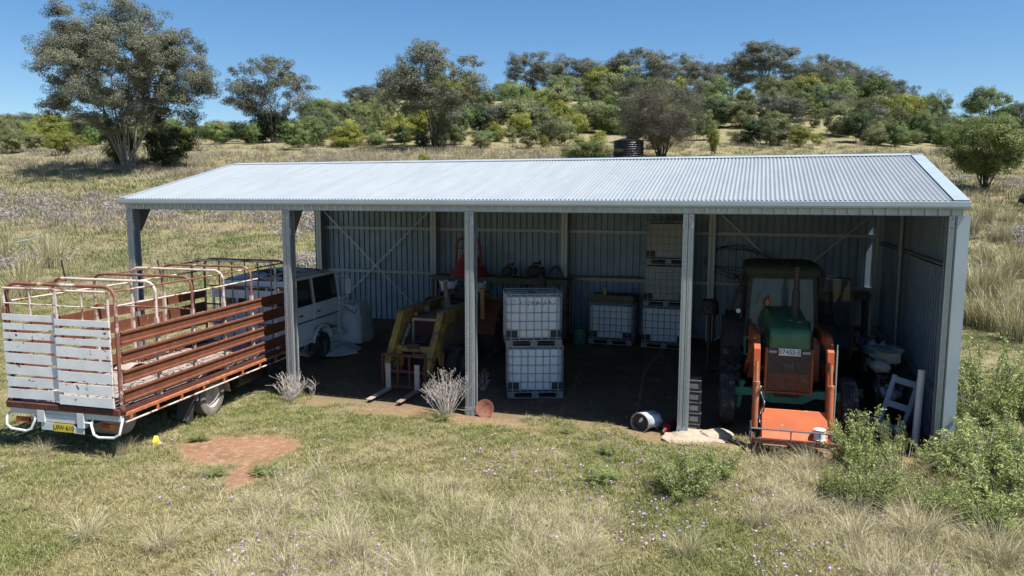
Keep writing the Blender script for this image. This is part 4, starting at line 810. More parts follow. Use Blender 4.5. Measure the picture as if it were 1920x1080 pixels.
# black drum stack, teal drum
dk = thing('covered_machine', 'black tarpaulin covered machine standing behind the white totes', 'machine', shp(8.12, 5.9), -YAW)
mb = MB(); rows = []
for (z, rx, ry) in ((0, .52, .46), (.3, .50, .44), (.7, .46, .40), (1.0, .42, .36), (1.25, .3, .28), (1.5, .17, .16), (1.62, .1, .1)):
    rows.append([(rx * (1 + .13 * math.sin(5 * a + z * 4)) * math.cos(a), ry * (1 + .13 * math.sin(4 * a + z * 3)) * math.sin(a), z) for a in np.linspace(0, 2 * math.pi, 24, False)])
mb.add([p for r0 in rows for p in r0], [(i * 24 + j, i * 24 + (j + 1) % 24, (i + 1) * 24 + (j + 1) % 24, (i + 1) * 24 + j) for i in range(6) for j in range(24)] + [tuple(6 * 24 + j for j in range(24))]); mb.build('cover', M['black'], dk, True)
mb = MB(); mb.tube([(.0, 0, 1.55), (.02, 0, 1.85)], .08, 10); mb.lathe([(.11, 1.8), (.12, 1.9), (.06, 1.95)], 12); mb.build('stack', M['iron'], dk, True)
mb = MB(); mb.lathe([(.19, 0), (.2, .02), (.2, .34), (.17, .42), (.06, .46), (.06, .50)], 20); tag(mb.build('drum', M['tealp'], None, True, loc=shp(9.05, 6.4)), 'small dark teal drum standing between covered machine and lone tote', 'drum')
tm = thing('timber_bundle', 'long weathered battens resting along the back wall girt', 'timber', SH(8.4, 7.42, 2.05), -YAW)
for k in range(4): mb = MB(); mb.beam((.1 * k, .02 * k, .03 * (k % 2)), (2.5 - .15 * k, .03 * k + .02, .02 + .03 * (k % 2)), .05, .03); mb.build('batten', M['wood'], tm)
# ------------------------------------------------------------------ bulk bag, wire mesh, tarp
bgp = shp(2.62, 5.1); bg_ = thing('bulk_bag', 'squat white woven bulk bag slumped behind the wire mesh', 'bag', bgp, -YAW)
rows = []
for (z, s) in ((0, 1.06), (.1, 1.1), (.35, 1.04), (.7, .94), (.95, .86), (1.08, .72), (1.12, .4)):
    ring = []
    for a in np.linspace(0, 2 * math.pi, 36, False):
        ca, sa = math.cos(a), math.sin(a); k = 1 + .03 * math.sin(9 * a + z * 6) + .02 * math.sin(17 * a - z * 9); ring.append((.52 * s * k * math.copysign(abs(ca) ** .45, ca), .50 * s * k * math.copysign(abs(sa) ** .45, sa), z + .03 * math.sin(3 * a + 1) * (z > .9)))
    rows.append(ring)
mb = MB(); mb.add([p for r0 in rows for p in r0], [(i * 36 + j, i * 36 + (j + 1) % 36, (i + 1) * 36 + (j + 1) % 36, (i + 1) * 36 + j) for i in range(6) for j in range(36)] + [tuple(216 + j for j in range(36))]); mb.build('sack', M['bag'], bg_, True)
for sg in (-1, 1): mb = MB(); mb.tube([(sg * .4, -.38, 1.0), (sg * .42, -.45, .85), (sg * .2, -.5, .95), (sg * .05, -.46, 1.05)], .015, 6); mb.build('strap', M['galvd'], bg_, True)
wm = thing('mesh_sheet', 'loose galvanised wire mesh standing in front of the white bulk bag', 'mesh', shp(2.2, 4.6), -YAW); mb = MB()
def mw(s, z): return (-.9 + s * 2.2, -.05 + .35 * math.sin(s * 3.0) + .12 * z * (s - .5), z + .02)
for k in range(34): s = k / 33; mb.tube([mw(s, 0), mw(s, .75), mw(s, 1.5)], .004, 4)
for k in range(17): z = k * 1.5 / 16; mb.tube([mw(s, z) for s in np.linspace(0, 1, 12)], .004, 4)
mb.build('wire_grid', M['galvd'], wm)['kind'] = 'stuff'
tpz = shp(2.75, 3.75); n = 22; vs = []; rg = random.Random(4)
for i in range(n + 1):
    for j in range(n + 1):
        x, y = (i / n - .5), (j / n - .5); k = 1 + .15 * math.sin(4 * math.atan2(y, x) + 1); X, Y = x * 1.5 * k, y * 1.25 * k; e = max(abs(x), abs(y)) * 2
        vs.append((X, Y, max(.015, .10 * (1 - e ** 3) * (1 + math.sin(9 * x + 4 * y) * .6 + .5 * math.sin(17 * y - 8 * x)) + .25 * max(0, y - .05) + .02)))
mb = MB(); mb.add(vs, [(i * (n + 1) + j, i * (n + 1) + j + 1, (i + 1) * (n + 1) + j + 1, (i + 1) * (n + 1) + j) for i in range(n) for j in range(n)])
o = mb.build('tarp', M['tarp'], None, True, loc=tpz, rot=(0, 0, .4)); tag(o, 'crumpled pale tarp on the dirt floor between cab and yellow loader', 'tarp')
sm = o.modifiers.new('solid', 'SOLIDIFY'); sm.thickness = .012
# ------------------------------------------------------------------ by the posts: batteries, drum, bottle, disc
bs = [0, .205, .41, .615, .82]
for k, z in enumerate(bs):
    lb = ['lowest', 'second', 'middle', 'fourth', 'topmost'][k] + ' battery of the column stacked behind the shed post'
    t = thing('old_battery', lb, 'battery', SH(12.62 + (.01 * (k % 2)), .28, z), -YAW + .04 * (k % 3), 'old batteries stacked by the post')
    mb = MB(); mb.box(-.13, .13, -.17, .17, 0, .17); mb.build('case', M['black'], t, bev=.01)
    mb = MB(); mb.box(-.135, .135, -.175, .175, .17, .20); mb.build('lid', M['rimd'], t, bev=.008)
    for y in (-.1, .1): mb = MB(); mb.lathe([(.014, 0), (.011, .004)], 8, (-.08, y, .2)); mb.build('terminal', M['rim'], t)
    mb = MB(); mb.box(-.07, .08, -.1735, -.1705, .04, .13); mb.build('sticker', M['galvd'], t)
kd = thing('metal_drum', 'rusty open drum lying on its side with torn blue white plastic', 'drum', SH(11.72, .06, .17), -YAW - .35)
mb = MB(); mb.lathe([(.17, 0), (.19, .0), (.19, .02), (.175, .03), (.175, .14), (.185, .15), (.175, .16), (.175, .28), (.17, .29), (.165, .28), (.165, .02)], 24, (0, -.12, 0), 'y', caps=False); mb.build('shell', M['guard'], kd, True)
mb = MB(); mb.lathe([(.01, .06), (.165, .06)], 24, (0, -.12, 0), 'y', caps=False); mb.build('inner_lid', M['iron'], kd)
mb = MB(); A = []; B = []
for k in range(9): a = R(-20 + k * 22); A.append((.185 * math.cos(a), -.10, .185 * math.sin(a))); B.append((.19 * math.cos(a) + .12, .22 + .05 * math.sin(k * 2.), .20 * math.sin(a) - .02 + .02 * math.sin(k * 3)))
mb.strip(A, B); o = mb.build('torn_bag', M['tarp'], kd, True); o.modifiers.new('s', 'SOLIDIFY').thickness = .004
mb = MB(); mb.prism([(.0, .0), (.04, .05), (.02, .1), (-.03, .06), (-.05, -.01)], -.066, -.062, 'y'); mb.build('paint_splash', M['pvc'], kd)
ex = thing('gas_bottle', 'small red bottle lying beside the shed post footing', 'bottle', SH(12.18, .12, .09), -YAW - .2)
mb = MB(); mb.lathe([(.0, -.24), (.03, -.23), (.035, -.16), (.075, -.10), (.085, -.05), (.085, .26), (.06, .30), (0, .31)], 18, axis='y', caps=False); mb.build('body', M['spred'], ex, True)
mb = MB(); mb.tube([(0, -.22, 0), (.0, -.30, -.01)], .018, 8); mb.build('valve', M['galvd'], ex, True)
dp = G(903, 785); ds = thing('plough_disc', 'rusty dished plough disc leaning on a shed post', 'disc', (dp.x, dp.y + .08, .0), 0, rot=(R(-22), R(14), R(-14)))
mb = MB(); prof = [(.0, .055), (.06, .05), (.12, .035), (.18, .0), (.185, .0), (.12, .045), (.06, .06), (.0, .065)]; mb.lathe(prof, 28, (0, 0, .185), 'y', caps=False); mb.build('disc', mat('disc_rust', (.24, .095, .055), (.15, .055, .035), 8, .75, c3=(.09, .04, .03), thr=(.55, .65), s3=9, bump=.3), ds, True)
mb = MB(); mb.lathe([(.10, 0), (.11, .04), (.10, .24), (.08, .26)], 14, (-.12, .16, .07), 'x'); mb.build('hub', M['black'], ds, True)
pk = thing('fence_plank', 'grey broken plank lying under the truck tray near the post', 'plank', SH(3.35, .05, .02), .35); mb = MB(); mb.box(-.5, .5, -.04, .04, 0, .03); mb.build('board', M['wood'], pk)
yb = MB(); yb.add([(0, 0, 0), (.10, .02, .05), (.17, -.03, .015), (.08, -.06, .0), (.02, .05, .12), (.06, .07, .10)], [(0, 1, 2, 3), (0, 1, 5, 4)]); o = yb.build('plastic_scrap', M['plyel'], None, loc=G(284, 832)); o.scale = (1.3, 1.3, 1.1); o.modifiers.new('s', 'SOLIDIFY').thickness = .006; tag(o, 'torn yellow plastic scrap on the grass beside the truck', 'scrap')
# ------------------------------------------------------------------ clutter along the right wall
sh_ = thing('storage_rack', 'dark steel rack full of clutter along the shed end wall', 'rack', SH(15.9, 1.7, 0), -YAW)
for z in (.45, .95): 
    for k in range(3): mb = MB(); mb.box(.0 + k * .2, .19 + k * .2, 0, 4.4, z, z + .03); mb.build('shelf_board', M['iron'], sh_)
for y in (.03, 2.2, 4.35):
    for x in (.02, .57): mb = MB(); mb.box(x - .02, x + .02, y - .02, y + .02, 0, 1.0); mb.build('upright', M['iron'], sh_)
def carton(label, u, v, z, s, rz_, mt, group='cartons on the rack'):
    t = thing('carton', label, 'box', SH(u, v, z), -YAW + rz_, group); mb = MB(); mb.box(-s[0] / 2, s[0] / 2, -s[1] / 2, s[1] / 2, 0, s[2]); mb.build('box', mt, t, bev=.006)
    for sg in (-1, 1): mb = MB(); mb.hexa([(sg * s[0] / 2, -s[1] / 2, s[2]), (sg * (s[0] / 2 + .09), -s[1] / 2, s[2] + .05), (sg * (s[0] / 2 + .09), s[1] / 2, s[2] + .05), (sg * s[0] / 2, s[1] / 2, s[2]), (sg * s[0] / 2, -s[1] / 2, s[2] + .006), (sg * (s[0] / 2 + .09), -s[1] / 2, s[2] + .056), (sg * (s[0] / 2 + .09), s[1] / 2, s[2] + .056), (sg * s[0] / 2, s[1] / 2, s[2] + .006)]); mb.build('flap', mt, t)
    return t
carton('open cream carton tipped on top of the rack pile', 16.15, 2.3, 1.15, (.30, .34, .2), .5, M['carton']); carton('pale carton behind the tangled blue wire on the rack', 16.25, 2.9, .98, (.34, .34, .24), -.2, M['paper']); carton('brown carton low on the rack behind the plastic frame', 16.2, 2.2, .48, (.36, .3, .22), .15, M['carton'])
rw = random.Random(6); mb = MB(); pts = []
for i in range(150): a = i * .62; rr_ = .22 + .08 * math.sin(i * .37) + .03 * rw.random(); pts.append((rr_ * math.cos(a) * 1.2, rr_ * math.sin(a), .08 + .07 * math.sin(i * .23) + .02 * rw.random()))
mb.tube(pts, .007, 5); tag(mb.build('wire_coil', M['wire'], None, True, loc=SH(16.1, 2.65, 1.22)), 'tangled pale blue wire coil heaped on the rack', 'wire')
pf_ = thing('step_panel', 'shade tinted white plastic step panel with two openings, leaning on the end wall', 'panel', SH(16.08, 1.28, .05), -YAW, rot=(R(-10), R(14), -YAW - .1)); th = .03
for (a, b2) in (((-.20, 0), (.20, .14)), ((-.20, .44), (.20, .56)), ((-.20, .90), (.20, 1.02))): mb = MB(); mb.box(a[0], b2[0], -th / 2, th / 2, a[1], b2[1]); mb.build('rung', M['panel'], pf_, bev=.01)
for x in (-.24, .16): mb = MB(); mb.box(x, x + .085, -th / 2 - .003, th / 2 + .003, -.02, 1.04); mb.build('stile', M['panel'], pf_, bev=.01)
mb = MB(); mb.tube([(0, 0, -.02), (.05, .03, 1.35)], .062, 18); tag(mb.build('pvc_pipe', M['pvc'], None, True, loc=SH(16.42, .75, 0)), 'thick white pipe standing in the corner by the end post', 'pipe')
mb = MB(); mb.beam((0, 0, .02), (.38, .12, .75), .035, .05); tag(mb.build('angle_bar', M['black'], None, loc=SH(16.12, .62, 0)), 'black bar leaning against the thick white pipe', 'bar')
for k, (u, v, lb) in enumerate(((15.72, 1.35, 'blue bucket on the floor against the storage rack'), (15.55, 2.5, 'dark blue bucket on the floor deep beside the rack'))): tub('bucket', lb, SH(u, v, .02), .17, .3, M['bluep'], 'bucket', 'blue buckets by the rack')
for k, (u, v, z, lb) in enumerate(((15.95, 1.3, 0, 'slumped white sack on the floor at the rack foot'), (16.2, 1.95, .50, 'folded white sack stuffed in the rack behind the panel openings'), (15.98, 2.05, 1.0, 'white sack hanging over the rack edge'))):
    bm = bmesh.new(); bmesh.ops.create_icosphere(bm, subdivisions=3, radius=1); 
    for vv in bm.verts: q_ = 1 + .14 * math.sin(5 * vv.co.x + k) * math.sin(4 * vv.co.y) + .07 * math.sin(11 * vv.co.z + 6 * vv.co.x); vv.co = Vector((vv.co.x * .24, vv.co.y * .17, vv.co.z * .12)) * q_ + Vector((0, 0, .11))
    me = bpy.data.meshes.new('sack'); bm.to_mesh(me); bm.free(); me.shade_smooth(); me.materials.append(M['paper']); tag(inst(me, 'sack', None, SH(u, v, z), (0, 0, k * .8)), lb, 'sack', 'paper sacks by the rack')
st = thing('chair_shell', 'white moulded plastic seat shell lying on the corner workbench', 'seat', SH(15.35, 7.0, 1.95), -YAW + .2)
mb = MB(); mb.prism([(-.05, .0), (.0, .42), (.04, .44), (.30, .40), (.38, .30), (.36, .0)], -.02, .02, 'y'); mb.build('back', M['pvc'], st, bev=.012)
mb = MB(); mb.box(-.05, .36, .0, .36, 0, .03); mb.build('base', M['pvc'], st, bev=.01)
cp = thing('poly_pipe_coil', 'loose coil of dark poly pipe hung on the wall behind the tractor', 'pipe coil', SH(13.05, DEP - .05, 2.7), -YAW)
for k in range(4):
    r0 = .46 + .07 * k; mb = MB(); mb.tube([(r0 * 1.35 * math.cos(a) + .04 * k, -.04 - .03 * k, r0 * .62 * math.sin(a) - .03 * k + .05 * math.sin(3 * a + k)) for a in np.linspace(0, 2 * math.pi, 30, False)], .009, 6, closed=True); mb.build('loop', M['iron'], cp, True)
pd = thing('pedestal', 'dark steel stand under the upturned pot behind the batteries', 'stand', shp(12.62, 4.6), -YAW); mb = MB(); mb.lathe([(.16, 0), (.16, .03), (.05, .06), (.05, 1.35), (.2, 1.38), (.2, 1.40)], 14); mb.build('column', M['iron'], pd, True)
pp = Vector(shp(12.62, 4.6)); mb = MB(); mb.lathe([(.20, 0), (.22, .02), (.19, .30), (.14, .34)], 18); tag(mb.build('pot', M['iron'], None, True, loc=pp + Vector((0, 0, 1.40))), 'dark upturned pot on a stand behind the battery stack', 'pot')

rr = random.Random(31); mb = MB()
for k in range(260):                                      # chaff, twigs and scraps trodden into the dirt floor
    u, v = rr.uniform(.3, LEN - .5), rr.uniform(.2, 6.2); p = SH(u, v); a = rr.uniform(0, 3.14); s = rr.uniform(.006, .03) * (4 if rr.random() < .06 else 1); z = gz(p) + .006; w_ = rr.uniform(.004, .02)
    mb.beam((p.x - s * math.cos(a), p.y - s * math.sin(a), z), (p.x + s * math.cos(a), p.y + s * math.sin(a), z + rr.uniform(0, .01)), w_, .008)
tag(mb.build('floor_litter', M['paper'], None), 'pale chaff and scraps trodden into the dark dirt floor', 'litter', None, 'stuff')

rj = random.Random(17)                                    # the heap of small stuff on and under the rack
tin = MB(); tin.lathe([(.07, 0), (.075, .004), (.072, .01), (.072, .16), (.075, .165), (.075, .172), (.0, .17)], 16); tinm = tin.mesh('tin', M['rim'], True)
jar = MB(); jar.lathe([(.08, 0), (.09, .02), (.09, .17), (.05, .22), (.03, .23), (.03, .27), (.0, .27)], 14); jarm = jar.mesh('jug', M['bluep'], True)
pc = MB(); pc.box(-.14, .14, -.10, .10, 0, .13); pcm = pc.mesh('parcel', M['carton'])
for k in range(24):
    kind = ('tin', 'jug', 'parcel')[k % 3]; z = (.48, .98, 1.01)[rj.randrange(3)] if k < 18 else .0; u, v = rj.uniform(15.98, 16.42), rj.uniform(1.8, 5.6)
    if z == 0: u, v = rj.uniform(15.45, 15.85), rj.uniform(1.6, 4.)
    o = inst({'tin': tinm, 'jug': jarm, 'parcel': pcm}[kind], kind, None, SH(u, v, z + (floorz(u, v) if z == 0 else 0)), (rj.uniform(-.12, .12), rj.uniform(-.12, .12), rj.uniform(0, 6)))
    tag(o, {'tin': 'dented grey tin in the heap at the clutter rack', 'jug': 'dark blue jug in the heap at the clutter rack', 'parcel': 'brown paper parcel in the heap at the clutter rack'}[kind], kind, 'small stuff heaped at the clutter rack')
    if kind != 'jug': o.material_slots[0].link = 'OBJECT'; o.material_slots[0].material = (M['rim'], M['paper'], M['carton'], M['galvd'])[rj.randrange(4)]
for k in range(7):
    vs = []; n = 8; sx, sy = rj.uniform(.25, .4), rj.uniform(.2, .35); ph = rj.uniform(0, 6)
    for i in range(n + 1):
        for j in range(n + 1): x, y = i / n - .5, j / n - .5; vs.append((x * sx, y * sy, .05 * math.sin(7 * x + ph) + .05 * math.sin(9 * y - ph) + .06 - .35 * max(0, abs(x) - .3)))
    mb = MB(); mb.add(vs, [(i * (n + 1) + j, i * (n + 1) + j + 1, (i + 1) * (n + 1) + j + 1, (i + 1) * (n + 1) + j) for i in range(n) for j in range(n)]); o = mb.build('rag', (M['paper'], M['pvc'], M['tarp'], M['carton'])[k % 4], None, True, loc=SH(rj.uniform(15.95, 16.35), rj.uniform(1.75, 4.5), (.50, 1.02)[k % 2] + .12), rot=(0, 0, rj.uniform(0, 6))); o.modifiers.new('s', 'SOLIDIFY').thickness = .008; tag(o, 'crumpled pale rag heaped on the clutter rack', 'rag', 'rags on the clutter rack')
# ------------------------------------------------------------------ vegetation meshes
def quads_mesh(name, V, nq, var, mt):
    me = bpy.data.meshes.new(name); me.vertices.add(len(V)); me.vertices.foreach_set('co', V.astype(np.float32).ravel())
    me.loops.add(nq * 4); me.polygons.add(nq); me.loops.foreach_set('vertex_index', np.arange(nq * 4)); me.polygons.foreach_set('loop_start', np.arange(0, nq * 4, 4)); me.update(calc_edges=True)
    a = me.attributes.new('var', 'FLOAT', 'FACE'); a.data.foreach_set('value', var.astype(np.float32)); me.materials.append(mt); return me
def unit(a): return a / np.maximum(np.linalg.norm(a, axis=-1, keepdims=True), 1e-6)
def leafquads(rs, C, Ln, Wd, bias=(0, 0, 0), jit=.35, nrm=None):
    n = len(C); a = unit(rs.normal(size=(n, 3)) + np.array(bias)); b = unit(np.cross(a, rs.normal(size=(n, 3))))
    if nrm is not None: nv = unit(unit(nrm) * 1.15 + rs.normal(size=(n, 3)) * .55); a = unit(np.cross(nv, unit(rs.normal(size=(n, 3))))); b = np.cross(nv, a)
    l = (Ln * rs.uniform(1 - jit, 1 + jit, n))[:, None]; w_ = (Wd * rs.uniform(1 - jit, 1 + jit, n))[:, None]
    return np.stack([C - a * l * .5, C + b * w_ * .5, C + a * l * .5, C - b * w_ * .5], 1).reshape(-1, 3)
def tree_meshes(name, seed, H, W, base=.25, ncl=60, per=250, cr=.13, leaf=(.2, .08), trunks=1, flat=.7, droop=-.6, inner=.35, limbs=6, tr=.03, top=1., lean=0., gap=.0, egg=.0, bark=None, mt=None):
    """crown of leaf clumps hung on a limb skeleton; returns (trunk mesh, crown mesh)"""
    rs = np.random.RandomState(seed); cz = H * (base + 1) / 2; rzv = H * (1 - base) / 2; cl = []
    dirs = unit(rs.normal(size=(9, 3))); amp = rs.uniform(-.34, .34, 9)
    while len(cl) < ncl:
        d = unit(rs.normal(size=3)); r = rs.uniform(inner, 1) ** .6; bump_k = 1 + sum(a * max(0, float(d @ q)) ** 6 for a, q in zip(amp, dirs))
        p = d * r * bump_k; wz = 1 + egg * -p[2]
        cl.append((p[0] * W / 2 * wz * (1 - cr), p[1] * W / 2 * wz * (1 - cr), cz + p[2] * rzv * (1 - cr)))
    cl = np.array(cl); R0 = W * cr
    # limbs
    mb = MB(); ends = []
    for k in range(limbs):
        a = 2 * math.pi * (k + rs.uniform(-.3, .3)) / limbs; tk = k % trunks; ta = 2 * math.pi * tk / trunks + .7; br = tr * H * (.9 if trunks > 1 else .3)
        p0 = np.array([math.cos(ta) * br, math.sin(ta) * br, -.02 * H]) if trunks > 1 else np.array([0, 0, -.02 * H])
        fk = np.array([math.cos(a) * W * .03, math.sin(a) * W * .03, H * base * rs.uniform(.45, .9)]) + p0 * 1.5
        rad = rs.uniform(.35, .75) if k % 3 else rs.uniform(.05, .25)
        e = np.array([math.cos(a) * W / 2 * rad, math.sin(a) * W / 2 * rad, H * (base + (1 - base) * (rs.uniform(.45, .7) if k % 3 else rs.uniform(.7, .88)))])
        m1 = fk * .55 + e * .45 + np.array([0, 0, .06 * H]) + rs.normal(size=3) * W * .02
        pts = [p0, p0 * .5 + fk * .5 + rs.normal(size=3) * W * .008, fk, (fk + m1) / 2 + rs.normal(size=3) * W * .012, m1, (m1 + e) / 2 + rs.normal(size=3) * W * .015, e]
        r0 = tr * H * (1 if trunks == 1 else .8); rd = [r0 * 1.25, r0 * .95, r0 * .62, r0 * .45, r0 * .33, r0 * .2, r0 * .08]; mb.tube(pts, rd, 7); ends.append((pts, rd))
    P_ = np.array([p for pts, rd in ends for p in pts[2:]]); Rd = [r for pts, rd in ends for r in rd[2:]]
    for c in cl:
        dd = np.linalg.norm(P_ - c, axis=1) + (P_[:, 2] > c[2] + .1 * H) * H; j = int(np.argmin(dd)); s = P_[j]; md = (s + c) / 2 + np.array([0, 0, -.02 * H]) + rs.normal(size=3) * W * .02
        r1 = min(Rd[j] * .7, tr * H * .22); mb.tube([s, md, c], [r1, r1 * .6, r1 * .2], 5)
        for _ in range(2): q = c + rs.normal(size=3) * R0 * .55; mb.tube([md * .4 + c * .6, q], [r1 * .3, r1 * .1], 4)
    tm_ = mb.mesh(name + '_trunk', bark, True, False)
    C = []; var = []; NR = []; cen = np.array([0, 0, H * (base * .5 + .3)])
    for c in cl:
        kz = rs.uniform(.55, 1.45); n = int(per * kz ** 2 * rs.uniform(.8, 1.2)); R0 = W * cr * kz; sub = c + rs.normal(size=(7, 3)) * R0 * np.array([.55, .55, .4]); k = rs.randint(0, 7, n)
        pts = sub[k] + unit(rs.normal(size=(n, 3))) * np.cbrt(rs.uniform(.05, 1, (n, 1))) * R0 * np.array([.62, .62, .62 * flat]); C.append(pts); NR.append(unit(pts - c) * .9 + unit(pts - cen) * .8 + np.array([0, 0, .25])); cv = rs.uniform(0, 1)
        var.append(np.clip(.5 * cv + .5 * rs.uniform(0, 1, n), 0, 1))
    C = np.concatenate(C); var = np.concatenate(var); V = leafquads(rs, C, leaf[0], leaf[1], (0, 0, droop), nrm=np.concatenate(NR))
    return tm_, quads_mesh(name + '_crown', V, len(C), var, mt)
LM = {
 'gum': leafm('gum_leaf', (.080, .086, .056), (.13, .137, .09), (.20, .20, .14), .25, .12),
 'gumd': leafm('ridge_gum_leaf', (.075, .085, .060), (.125, .137, .10), (.20, .21, .155), .25, .2),
 'olive': leafm('olive_leaf', (.10, .118, .048), (.165, .185, .08), (.26, .28, .13), .28, .3),
 'green': leafm('green_leaf', (.08, .12, .037), (.14, .19, .062), (.23, .29, .105), .3, .28),
 'lime': leafm('lime_leaf', (.15, .175, .035), (.24, .26, .05), (.36, .37, .095), .35, .18),
 'dark': leafm('dark_leaf', (0.020, 0.037, 0.013), (0.037, 0.065, 0.021), (0.069, 0.106, 0.035), .2, .2),
 'grey': leafm('grey_twig_leaf', (.055, .052, .034), (.09, .085, .056), (.145, .135, .09), .2, .05),
 'round': leafm('round_tree_leaf', (.07, .10, .025), (.14, .18, .05), (.25, .28, .095), .3, .05),
 'rusty': leafm('dead_leaf', (0.125, 0.069, 0.031), (0.188, 0.100, 0.044), (0.250, 0.150, 0.062), .2, .1),
 'weed': leafm('weed_leaf', (.11, .155, .04), (.23, .29, .085), (.40, .44, .18), .35, .15),
 'heath': leafm('heath_twig', (.20, .175, .155), (.29, .26, .235), (.38, .35, .32), .15, .2),
}
TV = {}
def variant(key, n, **kw):
    TV[key] = [tree_meshes('%s_%d' % (key, i), kw.get('seed', 10) + 17 * i, 1., 1., **{k: v for k, v in kw.items() if k != 'seed'}) for i in range(n)]
variant('gum', 5, seed=21, base=.34, ncl=56, per=520, cr=.092, leaf=(.017, .0105), trunks=2, limbs=7, tr=.018, droop=-.5, inner=.45, bark=M['barkd'], mt=LM['gumd'])
variant('gumfine', 3, seed=33, base=.26, ncl=74, per=620, cr=.075, leaf=(.0125, .0075), trunks=3, limbs=9, tr=.013, droop=-.5, inner=.35, bark=M['bark'], mt=LM['gum'])
variant('shrub', 5, seed=51, base=.03, ncl=46, per=330, cr=.13, leaf=(.030, .019), trunks=3, limbs=6, tr=.012, droop=.3, inner=.3, bark=M['barkd'], mt=LM['green'])
variant('bush', 4, seed=91, base=-.12, ncl=40, per=330, cr=.14, leaf=(.030, .020), trunks=3, limbs=5, tr=.012, droop=.3, inner=.35, bark=M['barkd'], mt=LM['olive'])
def veg(kind, label, cat, p, Wd, Ht, mk, vi, rot, group=None, name='tree', bk=None, parts=True):
    tm_, cm = TV[kind][vi % len(TV[kind])]; o = thing(name, label, cat, p, rot, group); o.scale = (Wd, Wd, Ht)
    c = inst(cm, 'crown', o); t = inst(tm_, 'trunk', o)
    c.material_slots[0].link = 'OBJECT'; c.material_slots[0].material = LM[mk]
    if bk: t.material_slots[0].link = 'OBJECT'; t.material_slots[0].material = M[bk]
    return o
def at_px(x0, x1, yt, yb, d=None):
    """base point on the terrain and size in metres, from the crown's box in the photograph"""
    px = (x0 + x1) / 2
    if d is None:
        p = GT(px, yb); d = p.y if p else 118.
        if p and d > 150: p = None; d = 118.
    else: p = None
    if p is None:
        r = ray(px, 300); t = d / r[1]; p = Vector((r[0] * t, d, float(hgt(r[0] * t, d))))
    r = ray(px, yt); zt = HC + r[2] * d / r[1]
    return p, (x1 - x0) * d / FPX, max(1., zt - p.z)
# ---- the big paddock gum
p, W_, H_ = at_px(52, 428, -6, 322)
tm_, cm = tree_meshes('big_gum', 7, H_, W_ * .9, base=.18, ncl=230, per=950, cr=.05, leaf=(.135, .072), trunks=3, limbs=15, tr=.0105, droop=-.5, inner=.25, bark=M['bark'], mt=LM['gum'], egg=.0)
o = thing('gum_tree', 'tall spreading gum tree with pale forked trunks in the paddock', 'tree', p); inst(cm, 'crown', o); inst(tm_, 'trunk', o)
rv = random.Random(77)
def one(kind, mk, label, x0, x1, yt, yb, d=None, name='shrub', cat='shrub', group=None, vi=None, bk=None):
    p, W_, H_ = at_px(x0, x1, yt, yb, d); return veg(kind, label, cat, p, W_, H_ * 1.02, mk, rv.randrange(9) if vi is None else vi, rv.uniform(0, 6.28), group, name, bk)
one('shrub', 'dark', 'dense dark shrub under the big gum on its hillward side', 262, 358, 236, 318); one('shrub', 'dark', 'dark low shrub hugging the pale trunks of the big gum', 196, 262, 238, 314)
one('gumfine', 'gum', 'lone gum with bare forked trunks above dark shrubs', 428, 598, 100, 250, name='gum_tree', cat='tree', vi=1, bk='bark')
one('gumfine', 'gum', 'broad gum with dark forked trunks standing before the scrub hill', 708, 926, 80, 282, name='gum_tree', cat='tree', vi=2, bk='barkd')
one('gum', 'gumd', 'rounded grey gum showing behind the low scrub crest', 648, 724, 158, 262, 160, name='gum_tree', cat='tree', vi=3)
p, W_, H_ = at_px(1770, 1918, 212, 358)
tm_, cm = tree_meshes('round_tree', 15, H_, W_, base=.14, ncl=110, per=620, cr=.095, leaf=(.11, .065), trunks=2, limbs=9, tr=.022, droop=-.2, inner=.45, bark=M['barkd'], mt=LM['round'])
o = thing('round_tree', 'round leafy tree on two dark trunks beyond the shed end', 'tree', p); inst(cm, 'crown', o); inst(tm_, 'trunk', o)
p, W_, H_ = at_px(1142, 1338, 142, 300)
tm_, cm = tree_meshes('grey_tree', 23, H_, W_, base=.10, ncl=170, per=520, cr=.08, leaf=(.20, .028), trunks=2, limbs=16, tr=.014, droop=.5, inner=.25, bark=M['barkd'], mt=LM['grey'])
o = thing('wattle_tree', 'grey brown fine twigged tree spreading beside the black tank', 'tree', p); inst(cm, 'crown', o); inst(tm_, 'trunk', o)
one('bush', 'round', 'dense green shrub sitting left of the black water tank', 1055, 1142, 254, 304)
